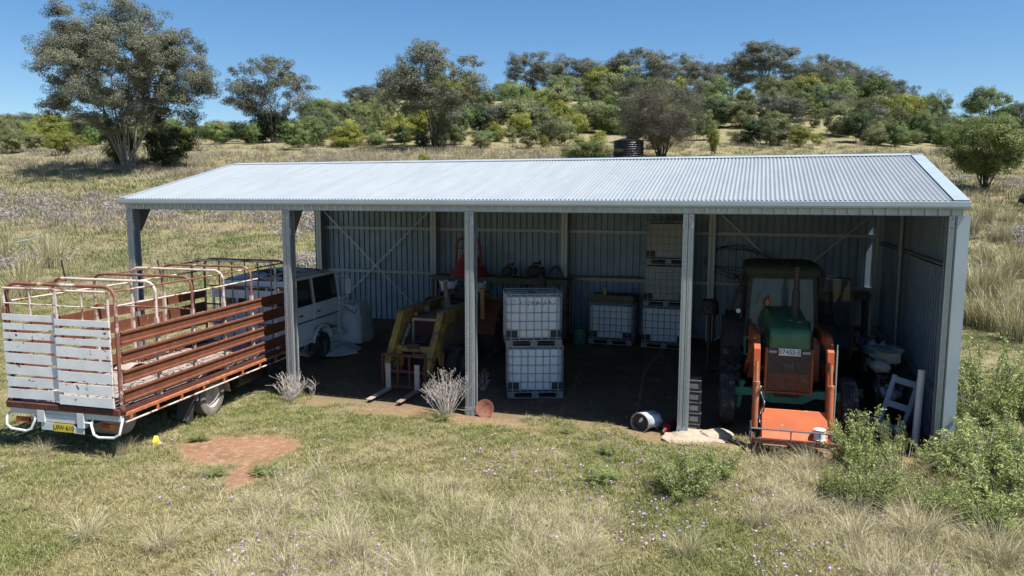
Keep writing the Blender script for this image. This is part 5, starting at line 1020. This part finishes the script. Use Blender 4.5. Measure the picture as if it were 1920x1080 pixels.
# listed shrubs at the foot of the hill and in the paddock
EDGE = [('lime', 88, 140, 240, 292, 'bright lime bush standing alone in the pale grass'), ('lime', 138, 168, 252, 282, 'small lime bush between the lone bush and the big gum'), ('olive', 0, 48, 236, 288, 'olive shrub thicket at the paddock edge'), ('olive', 44, 92, 246, 284, 'low olive shrub beside the bright lime bush'),
 ('green', 524, 580, 228, 282, 'round green shrub with a short stem alone in the tan grass'), ('lime', 340, 366, 238, 284, 'yellow green shrub peeping behind the dark gum shrubs'), ('green', 372, 430, 226, 272, 'mid green shrub beside the rusty dead bush'), ('rusty', 396, 428, 222, 262, 'rusty brown dead bush among green shrubs'),
 ('lime', 444, 494, 232, 268, 'yellow green shrub in front of the forked gum'), ('dark', 462, 536, 208, 254, 'dark shrub mass beneath the forked gum'), ('dark', 518, 560, 214, 250, 'dark shrub at the side of the forked gum'), ('olive', 640, 690, 222, 272, 'olive shrub on the tan grass below the hill'),
 ('green', 688, 724, 242, 272, 'small green shrub beside the broad gum'), ('green', 736, 772, 236, 274, 'green shrub at the foot of the broad gum'), ('dark', 776, 806, 240, 276, 'dark round shrub under the broad gum'), ('olive', 812, 842, 242, 282, 'brownish olive shrub right beside the dark round one'), ('green', 836, 870, 232, 272, 'fresh green shrub beside the broad gum trunks'),
 ('green', 888, 926, 240, 278, 'twin stemmed green shrub on the pale grass'), ('olive', 946, 970, 236, 268, 'thin grey olive shrub in open grass'), ('olive', 972, 1012, 238, 278, 'rounded brown olive shrub in open grass'), ('lime', 1012, 1030, 252, 276, 'tiny lime shrub by the brown olive one'), ('olive', 1040, 1080, 222, 274, 'upright grey olive shrub above the tank shrub'),
 ('lime', 1106, 1136, 244, 272, 'lime shrub rising behind the dense tank shrub'), ('lime', 1326, 1350, 236, 292, 'lime shrub at the skirt of the twiggy grey tree'), ('dark', 1366, 1416, 240, 272, 'dark spreading shrub in the rough grass'), ('olive', 1416, 1490, 206, 272, 'feathery olive tree shrub on a bare bank'), ('lime', 1480, 1520, 234, 276, 'yellow green shrub beside the feathery olive one'),
 ('lime', 1518, 1546, 246, 272, 'small yellow shrub on the bank'), ('lime', 1568, 1592, 224, 252, 'bright yellow shrub before the tall trees'), ('lime', 1632, 1664, 228, 268, 'golden lime shrub at the wood edge'), ('green', 1660, 1720, 236, 270, 'pale green shrub beside the golden one'), ('green', 1700, 1732, 242, 270, 'grey green low shrub at the wood edge'), ('dark', 1690, 1762, 210, 262, 'dark bushy tree at the wood edge'), ('green', 1736, 1778, 236, 270, 'small shrub beside the round tree'),
 ('lime', 1336, 1366, 200, 238, 'round lime shrub against the dark scrub'), ('lime', 780, 806, 290, 304, 'seedling shrub just behind the shed ridge')]
for mk, x0, x1, yt, yb, lb in EDGE:
    one('shrub' if yb - yt > 36 else 'bush', mk, lb, x0, x1, yt, yb)
# ridge gums along the skyline of the hill
RIDGE = [(958, 1018, 106, 0), (1012, 1046, 118, 2), (1040, 1112, 108, 1), (1104, 1152, 124, 3), (1146, 1240, 98, 2), (1232, 1300, 112, 0), (1288, 1336, 120, 1), (1330, 1398, 114, 3), (1382, 1474, 80, 2), (1462, 1520, 122, 1), (1500, 1548, 114, 0), (1538, 1592, 112, 3), (1580, 1640, 134, 1), (1630, 1672, 150, 2)]
for k, (x0, x1, yt, vi) in enumerate(RIDGE):
    big = k == 8
    one('gum', 'gumd', 'tallest dark limbed gum on the skyline of the scrub hill' if big else 'skyline gum of the scrub hill, %s from the tallest gum towards the %s' % (['first', 'second', 'third', 'fourth', 'fifth', 'sixth', 'seventh', 'eighth'][abs(k - 8) - 1], 'broad paddock gum' if k < 8 else 'round tree'), x0 - 16, x1 + 16, yt - 4, 0, 172 + 9 * (k % 4), 'gum_tree', 'tree', None if big else 'gums along the hill skyline', vi)
for k, (x0, x1, yt, d) in enumerate([(1668, 1716, 164, 150), (1710, 1778, 172, 140), (1800, 1886, 162, 135), (1870, 1930, 188, 150), (1640, 1690, 176, 160)]):
    one('gum', 'green' if k in (1, 2) else 'gumd', ['slim gum where the skyline row of the hill ends', 'leafy green gum beyond the dark bushy tree', 'green gum crown rising behind the round tree', 'grey gum beyond the round tree and the green gum', 'grey gum tucked behind the slim end gum'][k], x0, x1, yt, 0, d, 'gum_tree', 'tree', None if k == 2 else 'gums on the low end of the hill', k)
for k in range(16):
    x = -60 + k * 30 + rv.uniform(-8, 8); yt = 196 + rv.uniform(0, 24) + (0 if k < 3 else 12 + 2 * (k > 8) * 6)
    one('gum', 'gumd', 'distant grey green tree in the far line behind the paddock', x, x + rv.uniform(40, 70), yt, 0, rv.uniform(150, 215), 'distant_tree', 'tree', 'far trees behind the paddock')
# scrub covering the hillside
rh = random.Random(12); HK = {'olive': 'olive', 'green': 'mid green', 'dark': 'dark green', 'lime': 'yellow green', 'gumd': 'grey green'}
def scrub(t, y, s):
    x = t * y; mk = rh.choices(['olive', 'green', 'dark', 'lime', 'gumd'], [.38, .30, .10, .12, .10])[0]; p = Vector((x, y, float(hgt(x, y)))); H_ = s * rh.uniform(.75, 1.25); W_ = H_ * rh.uniform(.6, 1.25)
    veg('shrub' if rh.random() < .6 else 'bush', '%s %s scrub shrub %s' % ('tall' if H_ > s * 1.08 else 'low' if H_ < s * .92 else 'middling', HK[mk], 'in the thicket on flat ground beside the hill' if abs(t - .155) > .36 else 'at the grassy foot of the hill' if y < 114 else 'halfway up the scrub hill' if y < 148 else 'near the crest of the scrub hill'), 'shrub', p, W_, H_, mk, rh.randrange(20), rh.uniform(0, 6.28), 'scrub shrubs covering the hillside', 'scrub_shrub')
for row, y in enumerate((100, 109, 119, 130, 142, 155, 168, 181)):
    n = 30 - row
    for k in range(n):
        t = -.26 + .83 * (k + rh.uniform(-.45, .45)) / n
        px = 960 + FPX * t
        if row < 2 and rh.random() < (.5 if px > 1330 or row == 0 else .2): continue
        scrub(t, y + rh.uniform(-5, 5), (3.9 + .28 * row) * rh.choice((.65, .9, 1., 1.2)))
for k in range(26): scrub(rh.uniform(.50, .72), rh.uniform(98, 150), 4.6)
for k in range(46): scrub(rh.uniform(-.74, -.26), rh.uniform(102, 150), 3.8)
# ------------------------------------------------------------------ grass: blade tufts scattered as stuff
def blades(name, seed, n, rad, h0, h1, wd, lean, mt, seg=2):
    rs = np.random.RandomState(seed); V = []; nq = 0; var = []
    for k in range(n):
        a = rs.uniform(0, 6.28); r = rad * math.sqrt(rs.uniform(0, 1)); c = np.array([r * math.cos(a), r * math.sin(a), -.01]); h = rs.uniform(h0, h1); da = rs.uniform(0, 6.28) if r < rad * .3 else a + rs.uniform(-1, 1)
        d = np.array([math.cos(da), math.sin(da), 0]); ln = lean * rs.uniform(.1, 1.6); sa = rs.uniform(0, 6.28); s = np.array([math.cos(sa), math.sin(sa), 0]); v = rs.uniform(0, 1); pp = [c]; w_ = wd * rs.uniform(.6, 1.4)
        for i in range(1, seg + 1): t = i / seg; pp.append(c + d * h * ln * t * t + np.array([0, 0, h * (t - .35 * ln * t * t)]))
        for i in range(seg):
            wa, wb = w_ * (1 - .75 * i / seg), w_ * (1 - .75 * (i + 1) / seg); V += [pp[i] - s * wa / 2, pp[i] + s * wa / 2, pp[i + 1] + s * wb / 2, pp[i + 1] - s * wb / 2]; nq += 1; var.append(v)
    return quads_mesh(name, np.array(V), nq, np.array(var), mt)
def grassm(name, dry, green, pale, gw=.0, trans=.16):
    m, t, P, N, L = nodes(name); p, n1, n2 = grassnoise(N, L); at = N('ShaderNodeAttribute'); at.attribute_name = 'var'; v = at.outputs['Fac']
    a = N('ShaderNodeMath'); a.operation = 'ADD'; L(mrange(N, L, n1, .42, .58, -.15 + gw, 1.1 + gw), a.inputs[0]); s = N('ShaderNodeMath'); s.operation = 'MULTIPLY_ADD'; s.inputs[1].default_value = .9; s.inputs[2].default_value = -.45; L(v, s.inputs[0]); L(s.outputs[0], a.inputs[1]); a.use_clamp = True
    c = mixc(N, L, a.outputs[0], green, dry); c = mixc(N, L, mrange(N, L, v, .7, 1., 0, .8), c, pale); c = mixc(N, L, mrange(N, L, v, .30, .12, 0, .75), c, tuple(x * .32 for x in dry))
    L(c, P.inputs['Base Color']); P.inputs['Roughness'].default_value = .75; P.inputs['Specular IOR Level'].default_value = .2
    tr = N('ShaderNodeBsdfTranslucent'); L(c, tr.inputs[0]); mx = N('ShaderNodeMixShader'); mx.inputs[0].default_value = trans; L(P.outputs[0], mx.inputs[1]); L(tr.outputs[0], mx.inputs[2]); L(mx.outputs[0], t.nodes['Material Output'].inputs[0]); return m
GM = grassm('short_grass', (.36, .315, .155), (.165, .205, .05), (.52, .47, .28)); GS = grassm('straw_grass', (.50, .44, .27), (.34, .31, .14), (.70, .65, .48), .3)
def source(me): return bpy.data.objects.new(me.name, me)
def scatter(name, label, cat, pts, scale, idx, meshes, tilt=.12, seed=0):
    rs = np.random.RandomState(seed); n = len(pts); me = bpy.data.meshes.new(name); me.vertices.add(n); me.vertices.foreach_set('co', np.asarray(pts, np.float32).ravel())
    rot = np.stack([rs.uniform(-tilt, tilt, n), rs.uniform(-tilt, tilt, n), rs.uniform(0, 6.283, n)], -1)
    for nm, ty, dat, key in (('rot', 'FLOAT_VECTOR', rot, 'vector'), ('scl', 'FLOAT', scale, 'value'), ('vi', 'INT', idx, 'value')):
        a = me.attributes.new(nm, ty, 'POINT'); a.data.foreach_set(key, np.asarray(dat, np.int32 if ty == 'INT' else np.float32).ravel())
    c = bpy.data.collections.new(name + '_kinds')
    for k, mm in enumerate(meshes): s = source(mm); s.name = '%s_kind_%02d' % (name, k); c.objects.link(s)
    ng = bpy.data.node_groups.new(name, 'GeometryNodeTree'); ng.interface.new_socket('Geometry', in_out='INPUT', socket_type='NodeSocketGeometry'); ng.interface.new_socket('Geometry', in_out='OUTPUT', socket_type='NodeSocketGeometry')
    N = ng.nodes.new; gi, go, ip, ci = N('NodeGroupInput'), N('NodeGroupOutput'), N('GeometryNodeInstanceOnPoints'), N('GeometryNodeCollectionInfo')
    ci.inputs[0].default_value = c; ci.inputs[1].default_value = True; ci.inputs[2].default_value = True; ip.inputs['Pick Instance'].default_value = True
    def na(nm, ty): k = N('GeometryNodeInputNamedAttribute'); k.data_type = ty; k.inputs[0].default_value = nm; return k.outputs[0]
    L = ng.links.new; L(gi.outputs[0], ip.inputs['Points']); L(ci.outputs[0], ip.inputs['Instance']); L(na('rot', 'FLOAT_VECTOR'), ip.inputs['Rotation']); L(na('scl', 'FLOAT'), ip.inputs['Scale']); L(na('vi', 'INT'), ip.inputs['Instance Index']); L(ip.outputs[0], go.inputs[0])
    o = bpy.data.objects.new(name, me); link(o); mod = o.modifiers.new('scatter', 'NODES'); mod.node_group = ng; tag(o, label, cat, None, 'stuff'); return o
def ground_pts(rs, n, x0, x1, y0, y1, persp=False):
    if persp: y = 1 / rs.uniform(1 / y1, 1 / y0, n); t = rs.uniform(x0, x1, n); x = t * (y + 3)
    else: x = rs.uniform(x0, x1, n); y = rs.uniform(y0, y1, n)
    return x, y
rs = np.random.RandomState(4)
def keep_bare(x, y, th=.35): return dirtmask(x, y) < th
gb = [blades('tuft%d' % k, 30 + k, 40, .09, .03, .10, .007, .9, GM) for k in range(3)] + [blades('mat%d' % k, 60 + k, 44, .11, .015, .06, .009, 1.3, GM) for k in range(3)]
x, y = ground_pts(rs, 52000, -.86, .86, 7.2, 19, True); k = keep_bare(x, y) & ((rs.uniform(0, 1, len(x)) < .8)); x, y = x[k], y[k]
scatter('short_grass', 'short green and straw grass on the ground before the shed', 'grass', np.stack([x, y, hgt(x, y)], -1), rs.uniform(.7, 1.5, len(x)), rs.randint(0, 6, len(x)), gb, .25, 1)
GF = grassm('paddock_green', (.31, .285, .165), (.18, .215, .07), (.40, .37, .24), -.2); GFS = grassm('paddock_straw', (.38, .33, .235), (.28, .25, .15), (.48, .43, .33), .3)
gf = [blades('far_tuft%d' % k, 80 + k, 26, .45, .06, .26, .03, .7, GF) for k in range(3)] + [blades('far_straw%d' % k, 85 + k, 26, .45, .12, .38, .028, .6, GFS) for k in range(2)]
x, y = ground_pts(rs, 42000, -.85, .85, 19, 100, True); nn = fnoise(x * .12, y * .12, 5); k = keep_bare(x, y, .5); x, y, nn = x[k], y[k], nn[k]
scatter('paddock_grass', 'patchy straw and green grass over the rising paddock', 'grass', np.stack([x, y, hgt(x, y)], -1), rs.uniform(.6, 1.3, len(x)) * np.clip((y - 14) / 26, .35, 1.5), np.where(nn + rs.normal(0, .3, len(x)) - .7 * (y < 42) > .15, rs.randint(3, 5, len(x)), rs.randint(0, 3, len(x))), gf, .2, 2)
# tall straw in the near foreground
ts = [blades('straw%d' % k, 100 + k, 60, .16, .22, .55, .0065, .75, GS, 3) for k in range(3)] + [blades('low_straw%d' % k, 110 + k, 60, .2, .08, .25, .006, 1.2, GS, 2) for k in range(2)]
x, y = ground_pts(rs, 8200, -.86, .86, 7.0, 13.2, True); nn = fnoise(x * .8, y * .8, 9) + .35 * sstep(1.5, 4.5, x); lim = 10.9 + 1.9 * sstep(2.5, 6.5, x) - .9 * sstep(-4, 0, x) * (1 - sstep(.5, 2.5, x)); k = (nn > .02) & (y < lim + nn) & keep_bare(x, y, .1); x, y = x[k], y[k]
k2 = rs.uniform(0, 1, len(x)); scatter('straw_grass', 'tall pale straw grass along the near ground', 'grass', np.stack([x, y, hgt(x, y)], -1), rs.uniform(.45, .9, len(x)), np.where(k2 < .16 + .16 * sstep(2, 5, x), rs.randint(0, 3, len(x)), rs.randint(3, 5, len(x))), ts, .25, 3)
# low grey heath across the left paddock and hill foot
hb = []
for k in range(3):
    r2 = np.random.RandomState(130 + k); C = r2.normal(size=(260, 3)) * np.array([.30, .30, .13]) + np.array([0, 0, .16]); C[:, 2] = np.abs(C[:, 2]); hb.append(quads_mesh('heath%d' % k, leafquads(r2, C, .16, .028, (0, 0, .7)), 260, r2.uniform(0, 1, 260), LM['heath']))
x, y = ground_pts(rs, 5200, -.85, .85, 26, 92, True); nn = fnoise(x * .16, y * .22, 11); k = (nn + .3 * (x < -3) - .25 * (x > 8) - .5 * (y < 33) > .22) & keep_bare(x, y, .3); x, y = x[k], y[k]
scatter('heath', 'low grey brown heath patches over the paddock', 'heath', np.stack([x, y, hgt(x, y)], -1), rs.uniform(.5, 1.5, len(x)), rs.randint(0, 3, len(x)), hb, .2, 4)
# tall tan grass belts at the hill foot and beyond the shed end
tb = [blades('belt%d' % k, 140 + k, 70, .55, .4, 1.0, .03, .7, GFS, 3) for k in range(3)]
x, y = ground_pts(rs, 9000, -.72, .82, 30, 106, True); nn = fnoise(x * .13, y * .2, 15); k = (((nn > -.05) & (y > 74) & (y < 104)) | ((nn > .75) & (x > 18) & (y < 62)) | ((nn > .45) & (x < -20) & (y > 60))) & keep_bare(x, y, .3); x, y = x[k], y[k]
scatter('tan_grass', 'belts of tall tan grass below the hill scrub', 'grass', np.stack([x, y, hgt(x, y)], -1), rs.uniform(.6, 1.2, len(x)), rs.randint(0, 3, len(x)), tb, .2, 5)
# mauve flowers
m, t, P, N, L = nodes('mauve_petal'); P.inputs['Base Color'].default_value = (.42, .30, .66, 1); P.inputs['Roughness'].default_value = .7
fl = MB(); 
for k in range(5): a = k * 1.2566; fl.add([(0, 0, .06), (.010 * math.cos(a - .6), .010 * math.sin(a - .6), .064), (.018 * math.cos(a), .018 * math.sin(a), .066), (.010 * math.cos(a + .6), .010 * math.sin(a + .6), .064)], [(0, 1, 2, 3)])
fl.tube([(0, 0, 0), (0, 0, .06)], .0015, 3); fm = fl.mesh('flower', m, False, False)
x, y = ground_pts(rs, 2600, -.8, .62, 7.3, 13.2, True); nn = fnoise(x * 1.2, y * 1.2, 21); k = (nn > .02) & keep_bare(x, y, .1); x, y = x[k], y[k]
scatter('wildflowers', 'tiny mauve wildflowers scattered through the near grass', 'flowers', np.stack([x, y, hgt(x, y) + .02], -1), rs.uniform(.7, 1.35, len(x)), np.zeros(len(x)), [fm], .4, 6)
# ------------------------------------------------------------------ single plants near the shed
def weed_mesh(seed, nst, H, spread, per, leaf, mt=None, stem=None):
    rs = np.random.RandomState(seed); mb = MB(); C = []; var = []
    for k in range(nst):
        a = rs.uniform(0, 6.28); r = spread * math.sqrt(rs.uniform(.02, 1)); h = H * rs.uniform(.35, 1.1) * (1 - .3 * r / spread); b = np.array([.35 * r * math.cos(a), .35 * r * math.sin(a), -.02]); e = np.array([r * math.cos(a), r * math.sin(a), h]); md = (b + e) / 2 + np.array([-.12 * r * math.cos(a), -.12 * r * math.sin(a), .12 * h])
        mb.tube([b, md, e], [.008, .006, .003], 4); n = int(per * rs.uniform(.7, 1.3)); tt = rs.uniform(.12, 1.02, n)[:, None]; pth = (1 - tt) ** 2 * b + 2 * tt * (1 - tt) * md + tt ** 2 * e; C.append(pth + rs.normal(size=(n, 3)) * leaf[0] * np.array([.9, .9, .6]) * (1.15 - .5 * tt)); var.append(np.clip(.25 + .5 * tt[:, 0] + rs.uniform(-.3, .3, n), 0, 1))
    C = np.concatenate(C); return mb.mesh('stems', stem or M['twig'], False, False), quads_mesh('leaves', leafquads(rs, C, leaf[0], leaf[1], (0, 0, .5)), len(C), np.concatenate(var), mt or LM['weed'])
WV = [weed_mesh(200 + k, 40, 1., .55, 135, (.048, .0145)) for k in range(3)]
def weed(px, py, W_, H_, vi, label, group='leafy green weeds before the shed', rot=0.):
    p = G(px, py); p.z = gz(p); o = thing('leafy_weed', label, 'weed', p, rot, group); o.scale = (W_ / 1.1, W_ / 1.1, H_); a, b_ = WV[vi % 3]; inst(b_, 'leaves', o); inst(a, 'stems', o); return o
weed(1280, 928, 1.2, .78, 0, 'leafy green weed clump in front of the concrete footing'); weed(1345, 895, .9, .6, 1, 'leafy green weed clump near the tractor frame leg', rot=1.); weed(1130, 905, .75, .3, 2, 'low flat green weed spread on open grass', rot=2.)
weed(1140, 850, .45, .25, 2, 'small green weed uphill of the flat one', rot=.5)
weed(1612, 878, 1.22, 1.08, 1, 'leafy weed rising against the loader frame end', rot=2.2); weed(1625, 955, 1.10, 1.02, 0, 'leafy weed mixed in the pale straw before the dark bay', rot=3.); weed(1668, 880, 0.61, 0.90, 2, 'thin tall weed before the clutter rack', rot=.2)
weed(1770, 890, 1.22, 0.72, 2, 'bushy weed at the foot of the corner flashing', rot=4.); weed(1845, 900, 1.83, 1.08, 0, 'big bushy weed beyond the corner flashing', rot=5.); weed(1905, 960, 1.83, 1.02, 1, 'broad bushy weed in the dry grass by the corner', rot=1.5); weed(1850, 1000, 1.22, 0.72, 2, 'bushy weed low in the straw below the corner', rot=2.8)
weed(1840, 800, 1.71, 1.80, 1, 'tall yellow green weed against the outer end wall', rot=.9); weed(1905, 790, 1.71, 1.68, 0, 'tall bushy weed out beyond the end wall', rot=3.9); weed(1790, 850, 0.73, 1.08, 2, 'tall slim weed growing beside the end wall', rot=.4)
weed(500, 888, .65, .22, 2, 'low dark green weed at the bare earth patch', rot=1.); weed(405, 892, .5, .18, 0, 'small green weed on the far rim of the bare earth', rot=2.); weed(1062, 812, .3, .12, 1, 'tiny bright green tuft alone on the mown grass', rot=2.5); weed(825, 790, .5, .2, 1, 'green weed at the base of the white dry bush', rot=.3); weed(375, 826, .5, .2, 0, 'green tuft behind the truck wheel', rot=1.9)
weed(1740, 960, 1.0, .7, 0, 'bushy weed between flopped straw and the corner flashing', rot=2.1); weed(1895, 880, 1.3, 1.0, 2, 'bushy weed crowding the foot of the tall yellow green ones', rot=1.2); weed(1560, 930, .6, .5, 2, 'thin weed in the straw below the loader bucket', rot=.7)
def drybush(seed, n, H, spread):
    rs = np.random.RandomState(seed); mb = MB()
    for k in range(n):
        a = rs.uniform(0, 6.28); r = spread * math.sqrt(rs.uniform(0, 1)); h = H * rs.uniform(.6, 1.05); b = np.array([.15 * r * math.cos(a), .15 * r * math.sin(a), -.02]); e = np.array([1.5 * r * math.cos(a), 1.5 * r * math.sin(a), h * (1 - .3 * (r / spread) ** 2)]); pts = [b, b * .5 + e * .5 + rs.normal(size=3) * .03, e]; mb.tube(pts, [.005, .0035, .002], 4)
        for j in range(4): t = rs.uniform(.35, .95); s = pts[1] * (1 - t) + e * t; q = s + np.array([rs.normal() * .06, rs.normal() * .06, rs.uniform(.03, .13)]); mb.tube([s, q], [.0025, .0018], 3); mb.lathe([(.0, -.007), (.007, 0), (.0, .008)], 5, tuple(q), caps=False)
    return mb.mesh('stems', M['dryw'], False, False)
for k, (px, py, n, H_, s_, lb) in enumerate(((838, 782, 85, .98, .34, 'large white dry bush beside the middle shed post'), (543, 752, 46, .62, .26, 'white dry bush against the post by the truck'), (588, 742, 9, .36, .08, 'single small white dry stem on the dirt edge'), (1815, 800, 50, .85, .4, 'bare brown twiggy bush at the outer end wall'), (905, 735, 10, .5, .12, 'sparse pale dry stalks behind the middle shed post'))):
    p = G(px, py); o = thing('dry_bush', lb, 'bush', (p.x, p.y, gz(p)), 0, 'dry bushes at the shed posts'); c = inst(drybush(300 + k, n, H_, s_), 'stems', o)
    if k == 3: c.material_slots[0].link = 'OBJECT'; c.material_slots[0].material = M['twig']
TU = [blades('tussock%d' % k, 330 + k, 420, .26, .18, .85, .0075, .55 + .2 * k, GS, 3) for k in range(3)]
TF = [blades('tall_tussock%d' % k, 350 + k, 420, .24, .35, 1., .012, .35, GS, 3) for k in range(3)]
def tussock(px, py, s, label, vi=0, group='straw tussocks', far=False, sz=None):
    p = GT(px, py) if far else G(px, py); o = thing('grass_tussock', label, 'grass', (p.x, p.y, gz(p)), px * .1, group); o.scale = (s, s, sz or s); inst((TF if far else TU)[vi], 'blades', o)
tussock(650, 1045, .8, 'round straw tussock standing clear in the mauve flowers', 0); tussock(300, 1030, .65, 'straw tussock in the near grass below the truck', 1); tussock(165, 1010, .6, 'grey straw tussock left of the mauve flowers', 2); tussock(470, 960, .5, 'straw tussock below the bare earth patch', 1); tussock(790, 1075, .5, 'low straw tussock at the grass rim', 2)
tussock(1690, 905, .8, 'arching straw tussock before the clutter rack', 0); tussock(1500, 960, .6, 'straw tussock spilling below the loader bucket', 2); tussock(1720, 1010, .85, 'flopped straw tussock among bushy weeds', 1); tussock(1420, 985, .55, 'flat pale tussock below the leafy clump', 0); tussock(1100, 1040, .5, 'brown straw tussock in open near grass', 2); tussock(1290, 1040, .55, 'tangled straw tussock under the leafy clump', 1); tussock(1520, 880, .6, 'green straw tussock under the carry frame', 1); tussock(1870, 1060, .8, 'straw tussock under the broad bushy weed', 0)
tussock(235, 850, .4, 'thin dry tuft in the truck shadow edge', 0); tussock(80, 850, .45, 'dark dry tuft in the truck shadow', 2)
tussock(100, 500, 1.9, 'tall pale tussock with dark heart beside the pipe rail', 0, far=True); tussock(40, 560, 1.7, 'tall tussock left of the truck gate', 1, far=True); tussock(10, 490, 1.6, 'tall tussock behind the pipe rail', 2, far=True); tussock(60, 520, 1.5, 'olive tussock under the pipe rail', 2, far=True); tussock(5, 600, 1.3, 'straw tussock close by the gate slats', 0, far=True)
for k, (px, py) in enumerate(((1850, 500), (1880, 455), (1835, 560), (1900, 590), (1860, 620), (1905, 520), (1890, 420), (1820, 440), (1870, 560), (1825, 610), (1905, 640), (1845, 420))): tussock(px, py, 1.3 + .25 * (k % 3), 'brown straw tussock on the green ground beyond the end wall', k % 3, 'tussocks beyond the end wall', True)
# ------------------------------------------------------------------ water tank, rail, pickets, cow
p, W_, H_ = at_px(1150, 1206, 262, 302); tk = thing('water_tank', 'black ribbed water tank half hidden by the twiggy tree', 'tank', p); mb = MB(); pr = [(.0, H_ * 1.08), (W_ * .2, H_ * 1.06), (W_ * .5, H_ * .94)]
for k in range(9):
    z = H_ * .92 * (1 - k / 9); pr += [(W_ * .505, z), (W_ * .48, z - H_ * .05)]
pr += [(W_ * .5, -.1)]; mb.lathe(pr[::-1], 40, caps=False); mb.build('shell', M['tank'], tk, True); mb = MB(); mb.lathe([(.3, H_ * 1.05), (.3, H_ * 1.12), (.0, H_ * 1.13)], 16, caps=False); mb.build('hatch', M['tank'], tk, True)
a = GT(2, 480); b_ = GT(82, 462); rl = thing('pipe_rail', 'low pale pipe rail in the tall tussocks', 'rail', a); d = b_ - a; zt = HC + ray(20, 468)[2] * a.y / ray(20, 468)[1] - a.z; zt = max(.5, zt)
mb = MB(); mb.tube([(-2.2, -.2, zt), (0, 0, zt), tuple(d * .5 + Vector((0, 0, zt))), tuple(d + Vector((0, 0, zt)))], .03, 8); mb.build('rail', M['galv'], rl, True); mb = MB(); mb.tube([(-2.2, 1.6, zt + .1), tuple(d + Vector((.1, .1, zt)))], .022, 8); mb.build('rail', M['galvd'], rl, True)
for k in range(6): q = d * (k / 5 - .1); mb = MB(); mb.tube([(q.x, q.y, q.z - .1), (q.x, q.y, q.z + zt)], .02, 6); mb.build('picket', M['galvd'], rl, True)
for k, (px, py, pt, lb) in enumerate(((124, 528, 486, 'dark leaning steel picket in the grass by the truck hoops'), (305, 535, 488, 'dark steel picket seen between the crate hoops'))):
    p = GT(px, py); H_ = (py - pt) * p.y / FPX; o = thing('steel_picket', lb, 'picket', p, 0, 'steel pickets', rot=(0, R(-8), .3)); mb = MB()
    for a_ in (0, 2.1, 4.2): mb.beam((.02 * math.cos(a_), .02 * math.sin(a_), -.2), (.02 * math.cos(a_), .02 * math.sin(a_), H_), .04, .01, (math.cos(a_), math.sin(a_), 0))
    mb.build('stake', M['iron'], o)
p = GT(1935, 386); me = bpy.data.meshes.new('body'); sk = [((-.75, 0, .5), .30), ((-.35, 0, .52), .38), ((.15, 0, .5), .40), ((.6, 0, .55), .34), ((.95, .05, .72), .2), ((1.2, .1, .85), .15), ((1.45, .12, .72), .09), ((-.6, -.3, .25), .16), ((-.25, -.5, .1), .09), ((-.7, -.45, .07), .06), ((.55, -.28, .25), .13), ((.85, -.42, .1), .08), ((.5, -.5, .06), .05), ((-.98, .0, .5), .08), ((-1.05, .02, .2), .035), ((1.18, .3, .95), .04), ((1.15, -.12, .95), .04)]
ed = [(0, 1), (1, 2), (2, 3), (3, 4), (4, 5), (5, 6), (0, 7), (7, 8), (8, 9), (3, 10), (10, 11), (11, 12), (0, 13), (13, 14), (5, 15), (5, 16)]
me.from_pydata([v for v, r in sk], ed, []); cw = thing('cow', 'black cow lying in the grass beyond the shed end', 'cow', p, .15); me.materials.append(M['cow']); o = inst(me, 'body', cw); md = o.modifiers.new('skin', 'SKIN'); o.modifiers.new('sub', 'SUBSURF').render_levels = 2
for k, (v, r) in enumerate(sk): s = me.skin_vertices[0].data[k]; s.radius = (r, r); s.use_root = k == 1
mb = MB(); mb.lathe([(.0, -.08), (.1, -.04), (.12, .02), (.06, .08), (0, .1)], 14, (-.55, -.42, .2), 'y', caps=False); mb.build('udder', M['cowp'], cw, True)
